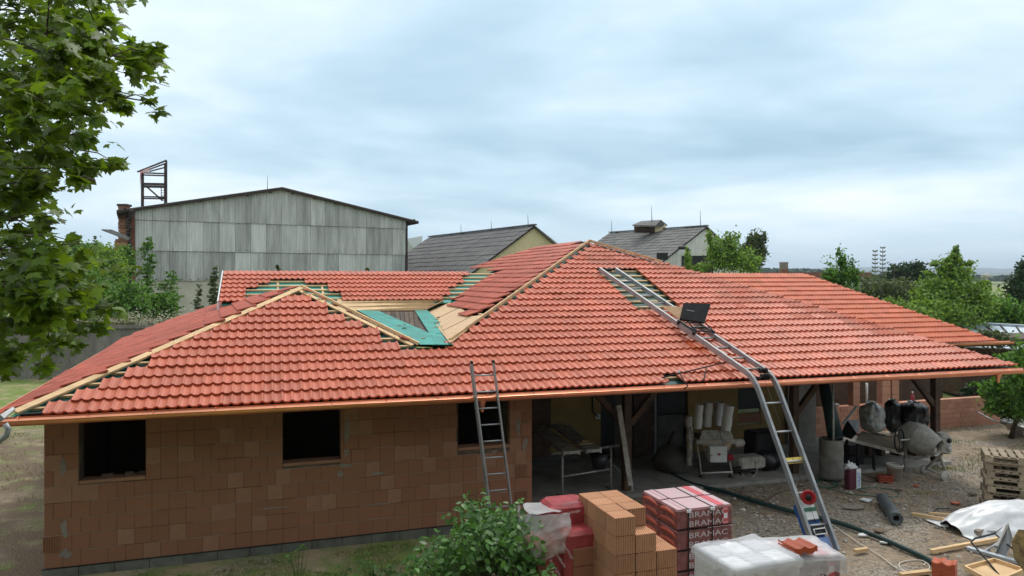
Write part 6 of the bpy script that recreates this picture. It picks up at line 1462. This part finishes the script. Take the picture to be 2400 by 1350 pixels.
def curtain(path, ztop, zbot, seed, n=46, m=30, out=.03):
    b = MB(); vs = []; P_ = [Vector(p) for p in path]; cum = [0]
    for p, q in zip(P_, P_[1:]): cum.append(cum[-1]+(q-p).length)
    for j in range(m+1):
        f = j/m
        for i in range(n+1):
            u_ = i/n; d = u_*cum[-1]; k = max(q for q in range(len(cum)-1) if cum[q] <= d+1e-9); p = P_[k].lerp(P_[k+1], (d-cum[k])/(cum[k+1]-cum[k]))
            tg = (P_[k+1]-P_[k]).normalized(); nn = Vector((tg.y, -tg.x, 0))
            cr = crease(Vector((u_*3.2+f*.8, f*1.3, seed)), 1.5)
            zt = ztop+.05*math.sin(u_*5+seed)-.10*abs(u_-.5); zb = zbot+.16*mnoise.noise(Vector((u_*4, seed, 0)))+.30*abs(u_-.45)
            z = zt+(zb-zt)*f; vs.append(Vector((p.x, p.y, z))+nn*(out+.07*cr+.06*math.sin(f*3.14)))
    b.add(vs, [(j*(n+1)+i, j*(n+1)+i+1, (j+1)*(n+1)+i+1, (j+1)*(n+1)+i) for j in range(m) for i in range(n)], 0, True); return b
q_ = Vector((c4.x-.30, c4.y-.18, 0))
curtain([q_-U*.20+V*.42, q_-U*.30+V*.05, q_-U*.24-V*.25, q_+U*.02-V*.34, q_+U*.22-V*.32], z4-.02, z4-.72, 3.3).build('sheet_folds', 'film_clear', t_)
b = MB(); vs = []; cc_ = q_-U*.02+V*.05; cc_.z = z4-.02
for k in range(14):
    an = k/14*6.283; vs.append(cc_+U*(.27*math.cos(an))+V*(.30*math.sin(an))+UP*(.03*math.sin(an*3)-.02))
b.poly(vs, .0); b.build('sheet_top', 'film_clear', t_)
# ------------------------------------------------------------------ yard floor items
t_ = thing('roofing_roll', G(2085, 1200), 'dark grey roll of roofing felt wrapped in film lying on the gravel', 'roll'); a = G(2068, 1182)+UP*.12; c = G(2101, 1232)+UP*.13
a2, c2 = a, c; d = (c2-a2).normalized(); b = MB(); n = 12; b.tube([a2.lerp(c2, i/n) for i in range(n+1)], [.118+.012*mnoise.noise(Vector((i*.9, 0, 0))) for i in range(n+1)], 20, cap=False); b.build('roll_outer', 'roofing_roll', t_)
MB().lathe(c2, [(.115, 0), (.06, .005), (.055, -.02), (.05, -.15)], 20, d).build('roll_end', 'roofing_roll', t_); MB().lathe(a2, [(.115, 0), (0, .0)], 20, -d).build('roll_end', 'roofing_roll', t_); MB().lathe(c2, [(.05, -.1), (0, -.1)], 14, d).build('roll_core', 'black_metal', t_)
def hose(name, label, pts, r, m, cat, z=.02, sub=6, grp=None):
    P3 = [G(x, y)+UP*(r+z*0+.02) for x, y in pts]; out = []
    for i in range(len(P3)-1):
        p0 = P3[max(i-1, 0)]; p1 = P3[i]; p2 = P3[i+1]; p3 = P3[min(i+2, len(P3)-1)]
        for k in range(sub):
            u_ = k/sub; out.append(.5*((2*p1)+(p2-p0)*u_+(2*p0-5*p1+4*p2-p3)*u_*u_+(3*p1-p0-3*p2+p3)*u_**3))
    out.append(P3[-1]); b = MB(); b.tube(out, r, 8); o = b.build(name, m); return tag(o, label, cat, grp)
hose('thick_hose', 'thick dark green hose crossing the yard under the tile lift', [(1560, 1110), (1620, 1140), (1700, 1160), (1760, 1180), (1850, 1205), (1960, 1232), (2040, 1260), (2110, 1290), (2170, 1318), (2210, 1345)], .045, 'hose_dark', 'hose')
hose('white_cable', 'white cable running from the lift foot to loops beside the tile stack', [(1948, 1232), (1975, 1250), (2010, 1275), (2060, 1305), (2100, 1335), (2130, 1345), (2170, 1345), (2178, 1330), (2160, 1318), (2130, 1318), (2108, 1325), (2115, 1340), (2150, 1348), (2190, 1340), (2200, 1332), (2175, 1322), (2165, 1330)], .009, 'cable_white', 'cable')
hose('white_cable', 'short white cable leading from the porch slab to the red reel', [(1868, 1128), (1866, 1145), (1872, 1158), (1884, 1166)], .009, 'cable_white', 'cable')
pts = [(1935+32*math.cos(k*.7)*(1-.02*k), 1136+9*math.sin(k*.7)) for k in range(22)]
hose('green_hose', 'coiled green garden hose left of the cement bag', pts, .011, 'cable_green', 'hose')
hose('green_hose', 'long green hose looping behind the dark roofing roll', [(1938, 1147), (1990, 1160), (2050, 1166), (2095, 1168), (2108, 1160), (2090, 1150), (2040, 1146), (2010, 1150), (2030, 1158)], .010, 'cable_green', 'hose')
hose('black_cable', 'thin black cable snaking left of the tile lift', [(1720, 1150), (1750, 1165), (1790, 1175), (1820, 1160), (1850, 1150), (1880, 1142)], .006, 'cable_black', 'cable')
hose('black_cable', 'thin black cable loop by the corner of the porch slab', [(1700, 1190), (1740, 1150), (1735, 1142), (1715, 1140), (1690, 1146), (1720, 1160), (1800, 1180), (1850, 1210)], .006, 'cable_black', 'cable')
hose('black_cable', 'thin dark cable curving above the two timber battens', [(2205, 1220), (2188, 1205), (2200, 1196), (2240, 1197), (2290, 1205), (2330, 1216)], .009, 'cable_black', 'cable')
hose('black_cable', 'dark cable between the cement bag and the table', [(2010, 1125), (2040, 1132), (2055, 1128), (2035, 1118), (2015, 1112)], .007, 'cable_black', 'cable')
hose('black_cable', 'black cable on the porch floor beside the leaning white board', [(1478, 1124), (1520, 1131), (1570, 1130), (1620, 1128)], .012, 'cable_black', 'cable')
def timber(px0, py0, px1, py1, w, h, label, m='pine', z0=.04, z1=.04, name='timber_batten'):
    t = MB().beam(G(px0, py0)+UP*(h/2+z0), G(px1, py1)+UP*(h/2+z1), w, h).build(name, m, None, org=None); return tag(t, label, 'timber')
timber(2137, 1212, 2280, 1236, .07, .05, 'thicker of the two pale battens pointing at the white tarpaulin')
timber(2177, 1209, 2310, 1220, .045, .035, 'thinner pale batten lying behind the thicker one')
timber(2182, 1302, 2340, 1272, .06, .06, 'long pale batten lying behind the small tile stack')
timber(2003, 1300, 2033, 1296, .07, .05, 'short offcut of pale timber beside the white cable')
timber(2290, 1262, 2345, 1240, .10, .09, 'mortar covered plank end next to the metal frame', 'render_patch', .05, .12)
timber(2110, 1357, 2180, 1349, .09, .05, 'pale plank just showing at the bottom edge left of the tile stack')
# white tarpaulin heap
tc_ = G(2370, 1262)
t_ = thing('tarpaulin', tc_, 'white tarpaulin draped over a heap in front of the pallet stack', 'tarpaulin'); b = MB(); n, m_ = 44, 70; vs = []
for j in range(n+1):
    for i in range(m_+1):
        x = (i/m_-.28)*2.3; y = (j/n-.5)*1.7; d_ = max(0, 1-((x-.65)/1.45)**2-(y/.85)**2)
        hgt = .46*d_**.7+.09*crease(Vector((x*.9, y*2.4, 2)), 1.2)*min(1, d_*4)
        vs.append(Vector((tc_.x-.25+x*.95-.15*y, tc_.y+.45+y*.7+x*.15, max(.02, hgt+.02))))
b.add(vs, [(j*(m_+1)+i, j*(m_+1)+i+1, (j+1)*(m_+1)+i+1, (j+1)*(m_+1)+i) for j in range(n) for i in range(m_)], 0, True); b.build('tarpaulin_cloth', 'film_white', t_)
b = MB(); o = G(2290, 1230)+UP*.06
for k in range(10): b.add([o+Vector((k*.03, 0, 0)), o+Vector((k*.03+.03, -.02, .0)), o+Vector((k*.03-.02+.08*math.sin(k*2), -.22-.1*math.sin(k*1.7), -.02)), o+Vector((k*.03-.05, -.18, -.02))], [(0, 1, 2, 3)])
b.build('torn_edge', 'film_pink', t_)
# grey metal stand with crossed bars (tile cutter frame)
t_ = thing('cutter_stand', G(2350, 1300), 'grey metal cutting stand with angled plates lying by the tarpaulin', 'metal stand')
def GP(px, py, z): return G(px, py, z)
MB().poly([GP(2333, 1296, .05), GP(2358, 1306, .05), GP(2374, 1262, .32), GP(2364, 1228, .55)], .02, Vector((0, -1, 0))).build('stand_plate', 'aluminium', t_)
MB().poly([GP(2364, 1228, .56), GP(2333, 1296, .06), GP(2330, 1285, .10), GP(2358, 1230, .55)], .02, Vector((-1, -.5, 0)).normalized()).build('stand_plate', 'white_paint', t_)
MB().beam(GP(2267, 1284, .05), GP(2395, 1320, .05), .10, .05).build('base_rail', 'zinc', t_); MB().beam(GP(2289, 1240, .12), GP(2330, 1246, .12), .12, .04).build('base_rail', 'alu_dull', t_); MB().beam(GP(2330, 1246, .13), GP(2356, 1230, .2), .06, .04).build('base_rail', 'alu_dull', t_)
MB().beam(GP(2308, 1292, .06), GP(2340, 1272, .2), .04, .02).build('stand_brace', 'aluminium', t_); MB().beam(GP(2335, 1278, .2), GP(2340, 1292, .06), .03, .02).build('stand_brace', 'aluminium', t_)
b = MB(); b.tube([GP(2333, 1250, .3), GP(2285, 1262, .28), GP(2276, 1270, .26), GP(2345, 1352, .10)], .016, 6); b.build('bent_handle', 'black_metal', t_); MB().tube([GP(2335, 1254, .25), GP(2378, 1290, .22)], .014, 6).build('lever_bar', 'black_metal', t_)
t_ = thing('rusty_plate', G(2395, 1300), 'rust stained yellow octagonal plate cut by the right edge', 'plate'); rc = P(2412, 1292, 10.6); MB().poly([rc+Vector((math.cos(a*math.pi/4+.3)*.27, .1*math.sin(a), math.sin(a*math.pi/4+.3)*.30)) for a in range(8)], .03, Vector((-.2, -1, .2)).normalized()).build('plate_disc', 'render_patch', t_)
mat('rusty_yellow', (.32, .22, .08), .8, col2=(.10, .06, .03), vscale=7); t_.children[0].data.materials[0] = MATS['rusty_yellow']; MB().lathe(rc-Vector((0, .04, 0)), [(0, 0), (.05, 0), (.05, .03), (0, .03)], 8, Vector((0, -1, 0))).build('plate_boss', 'rust', t_)
# plywood tray
t_ = thing('wooden_tray', G(2330, 1345), 'shallow pale wooden tray with raised rim at the bottom right corner', 'tray')
q = [G(2262, 1334, .12), G(2330, 1316, .12), G(2400, 1340, .12), G(2330, 1372, .12)]
MB().poly(q, .02).build('tray_base', 'pine', t_)
for k in range(4): MB().beam(q[k]+UP*.02, q[(k+1) % 4]+UP*.02, .03, .07).build('tray_rim', 'pine', t_)
# stack of tiles bottom right
stx, sty = Vector((.80, .60, 0)), Vector((-.60, .80, 0)); stx = Vector((math.cos(-.62), math.sin(-.62), 0)); sty = Vector((-stx.y, stx.x, 0))
s0 = ray(2184, 1320, Vector((0, 0, .40)), UP); s0.z = 0
wn = ('lowest', 'second', 'third', 'fourth', 'fifth', 'sixth', 'seventh', 'eighth', 'ninth', 'tenth', 'topmost')
for k in range(11): tile_on('stacked_tile', Vector((s0.x, s0.y, .01+.036*k))+Vector((R.uniform(-.006, .006), R.uniform(-.006, .006), 0)), stx, sty, wn[k]+(' tile' if k == 10 else ' tile from the ground')+' of the small stack at the bottom right', 'tiles in the small bottom right stack', 'tile')
# barrow parts at the far right
t_ = thing('wheelbarrow', G(2370, 1000), 'old grey wheelbarrow tray with long handles at the right edge', 'wheelbarrow'); z_ = .45
qa = [G(2345, 985, .4), G(2400, 968, .45), G(2440, 990, .4), G(2400, 1004, .35)]
b = MB(); lowq = [p.lerp(sum(qa, Vector())/4, .35)-UP*.28 for p in qa]
b.add(qa+lowq, [(0, 1, 5, 4), (1, 2, 6, 5), (2, 3, 7, 6), (3, 0, 4, 7), (4, 5, 6, 7)]); b.build('barrow_tray', 'steel_dirty', t_)
for k in range(4): MB().tube([qa[k], qa[(k+1) % 4]], .02, 6).build('tray_rim', 'steel_dirty', t_)
MB().tube([G(2292, 966, .5), G(2325, 984, .4), G(2370, 1000, .25)], .022, 6).build('barrow_handle', 'aluminium', t_); MB().tube([G(2328, 966, .5), G(2348, 976, .45)], .022, 6).build('barrow_handle', 'steel_dirty', t_); MB().lathe(G(2430, 1010, .18)-U*.03, [(0, 0), (.15, 0), (.17, .03), (.15, .06), (0, .06)], 16, U).build('barrow_wheel', 'black_metal', t_)
# flexible pipe at the left gutter corner
o = MB(); o.tube([P(-40, 1040, 9.9), P(-5, 1036, 9.9), P(14, 1022, 9.9), P(20, 1006, 9.9), P(12, 994, 9.9)], .038, 10); t_ = o.build('flexible_pipe', 'alu_dull'); tag(t_, 'bent grey flexible pipe below the left end of the copper gutter', 'pipe')
fj = MB(); fj.poly([P(-20, 985, 9.75), P(0, 972, 9.7), P(30, 953, 9.95), P(36, 957, 9.95), P(10, 980, 9.7), P(-20, 1000, 9.7)], .02, UP); fj.build('corner_flashing', 'alu_dull', house)
# litter
LIT = [(2032, 1176, 'paper_white', .16, 'flat white scrap of film on the gravel beyond the felt roll'), (2000, 1192, 'render_patch', .3, 'pale splash of dried mortar left of the felt roll'), (2076, 1276, 'paper_white', .15, 'white scrap right of the thick hose'), (2290, 1200, 'paper_white', .15, 'white scrap in front of the pallet stack'), (2148, 1142, 'tile', .08, 'broken red tile shard in the middle of the yard'), (2240, 1182, 'tile', .12, 'orange tile shard on the gravel before the pallets'), (2210, 1236, 'paper_white', .12, 'white crumb of plaster below the two battens'), (2060, 1247, 'pallet_dark', .14, 'dark wood chip between hose and felt roll'), (2105, 1152, 'pallet_dark', .12, 'small dark clod behind the roofing roll'), (2165, 1158, 'dry_grass', .2, 'dry tuft of weeds in the middle of the yard'), (2022, 1258, 'paper_white', .1, 'small pale chip left of the hose'), (2280, 1162, 'pallet_dark', .1, 'small stick lying left of the pallets'), (1735, 1135, 'concrete', .1, 'grey chip on the slab edge'), (2225, 1100, 'grass', .3, 'green weeds growing beside the mixer wheel')]
for k, (px, py, m, s_, lab) in enumerate(LIT):
    p = G(px, py); b = MB()
    if m in ('grass', 'dry_grass'):
        rr = random.Random(k)
        for _ in range(160): q = p+Vector((rr.gauss(0, s_), rr.gauss(0, s_*.5), 0)); e = q+Vector((rr.gauss(0, .03), rr.gauss(0, .03), rr.uniform(.04, .11))); b.add([q-Vector((.006, 0, 0)), q+Vector((.006, 0, 0)), e], [(0, 1, 2)])
        tag(b.build('weeds', m), lab, 'weeds', kind='stuff'); continue
    ring = [p+Vector((math.cos(a*.9)*s_*R.uniform(.5, 1.1), math.sin(a*.9)*s_*R.uniform(.4, .8), .035+.02*R.random())) for a in range(7)]
    b.poly(ring, .02); tag(b.build('litter_piece', m), lab, 'litter')
# gravel, grass
def scatter():
    rr = random.Random(15); b = MB()
    for _ in range(11000):
        x = rr.uniform(1.0, 11.5); Y = rr.uniform(9.5, 18.5)
        if mnoise.noise(Vector((x*.55, Y*.55, 0))) < rr.uniform(-.45, .15): continue
        l = loc(Vector((x, Y, 0)))
        if 8.2 < l.x < 19.7 and l.y > 1.7: continue
        if l.x < 8.3 and l.y > .5: continue
        s_ = rr.uniform(.008, .026) if rr.random() < .93 else rr.uniform(.03, .06); c = Vector((x, Y, .012+.035*(mnoise.noise(Vector((x*.8, Y*.8, 0)))+.6*mnoise.noise(Vector((x*2.5, Y*2.5, 3))))))
        j = lambda: rr.uniform(.6, 1.3)*s_
        b.add([c+Vector((j(), 0, 0)), c+Vector((0, j(), 0)), c-Vector((j(), 0, 0)), c-Vector((0, j(), 0)), c+Vector((0, 0, j()*.7))], [(0, 1, 4), (1, 2, 4), (2, 3, 4), (3, 0, 4)])
    b.build('gravel', 'stone', kind='stuff', label='grey brown gravel and stones scattered over the yard', cat='gravel')
    b = MB()
    def blades(n, fx, fy, h, mask):
        for _ in range(n):
            x = rr.uniform(*fx); Y = rr.uniform(*fy); l = loc(Vector((x, Y, 0)))
            if l.x < 19.7 and .6 < l.y < 8 and l.x > .1: continue
            if mnoise.noise(Vector((x*1.1, Y*1.1, 5))) < mask: continue
            z = .035*(mnoise.noise(Vector((x*.8, Y*.8, 0)))+.6*mnoise.noise(Vector((x*2.5, Y*2.5, 3)))); p = Vector((x, Y, z-.01)); w = rr.uniform(.003, .007)*(1+Y/20); a = rr.random()*3.14
            e = p+Vector((rr.gauss(0, .025), rr.gauss(0, .025), rr.uniform(.4, 1)*h)); dx = Vector((math.cos(a)*w, math.sin(a)*w, 0)); b.add([p-dx, p+dx, e], [(0, 1, 2)], 0 if mnoise.noise(Vector((x*2.3, Y*2.3, 9))) > -.12 and rr.random() < .8 else 1)
    blades(42000, (-6.9, 1.6), (9.3, 13.2), .06, -.02)
    blades(9000, (-15, -8.5), (15, 32), .10, .0)
    blades(12000, (11, 18), (17.5, 25), .08, .05)
    b.build('grass', ['grass', 'dry_grass'], kind='stuff', label='patchy short green and dry grass in front of the wall and at the yard edges', cat='grass')
scatter()
# ------------------------------------------------------------------ haze
hz_ = MB(); hz_.box((0, 0, 74), (14000, 14000, 152)); ho = hz_.build('haze', 'stone', kind='stuff'); ho.data.materials.clear()
hm = bpy.data.materials.new('haze'); hm.use_nodes = True; hm.node_tree.nodes.clear(); vo = hm.node_tree.nodes.new('ShaderNodeVolumePrincipled'); mo_ = hm.node_tree.nodes.new('ShaderNodeOutputMaterial')
vo.inputs['Color'].default_value = (.78, .88, 1, 1); vo.inputs['Density'].default_value = .00022; vo.inputs['Density'].default_value = .00021; hm.node_tree.links.new(vo.outputs[0], mo_.inputs['Volume']); ho.data.materials.append(hm)
ho['label'] = 'pale blue haze over the distant hills'; ho['category'] = 'haze'
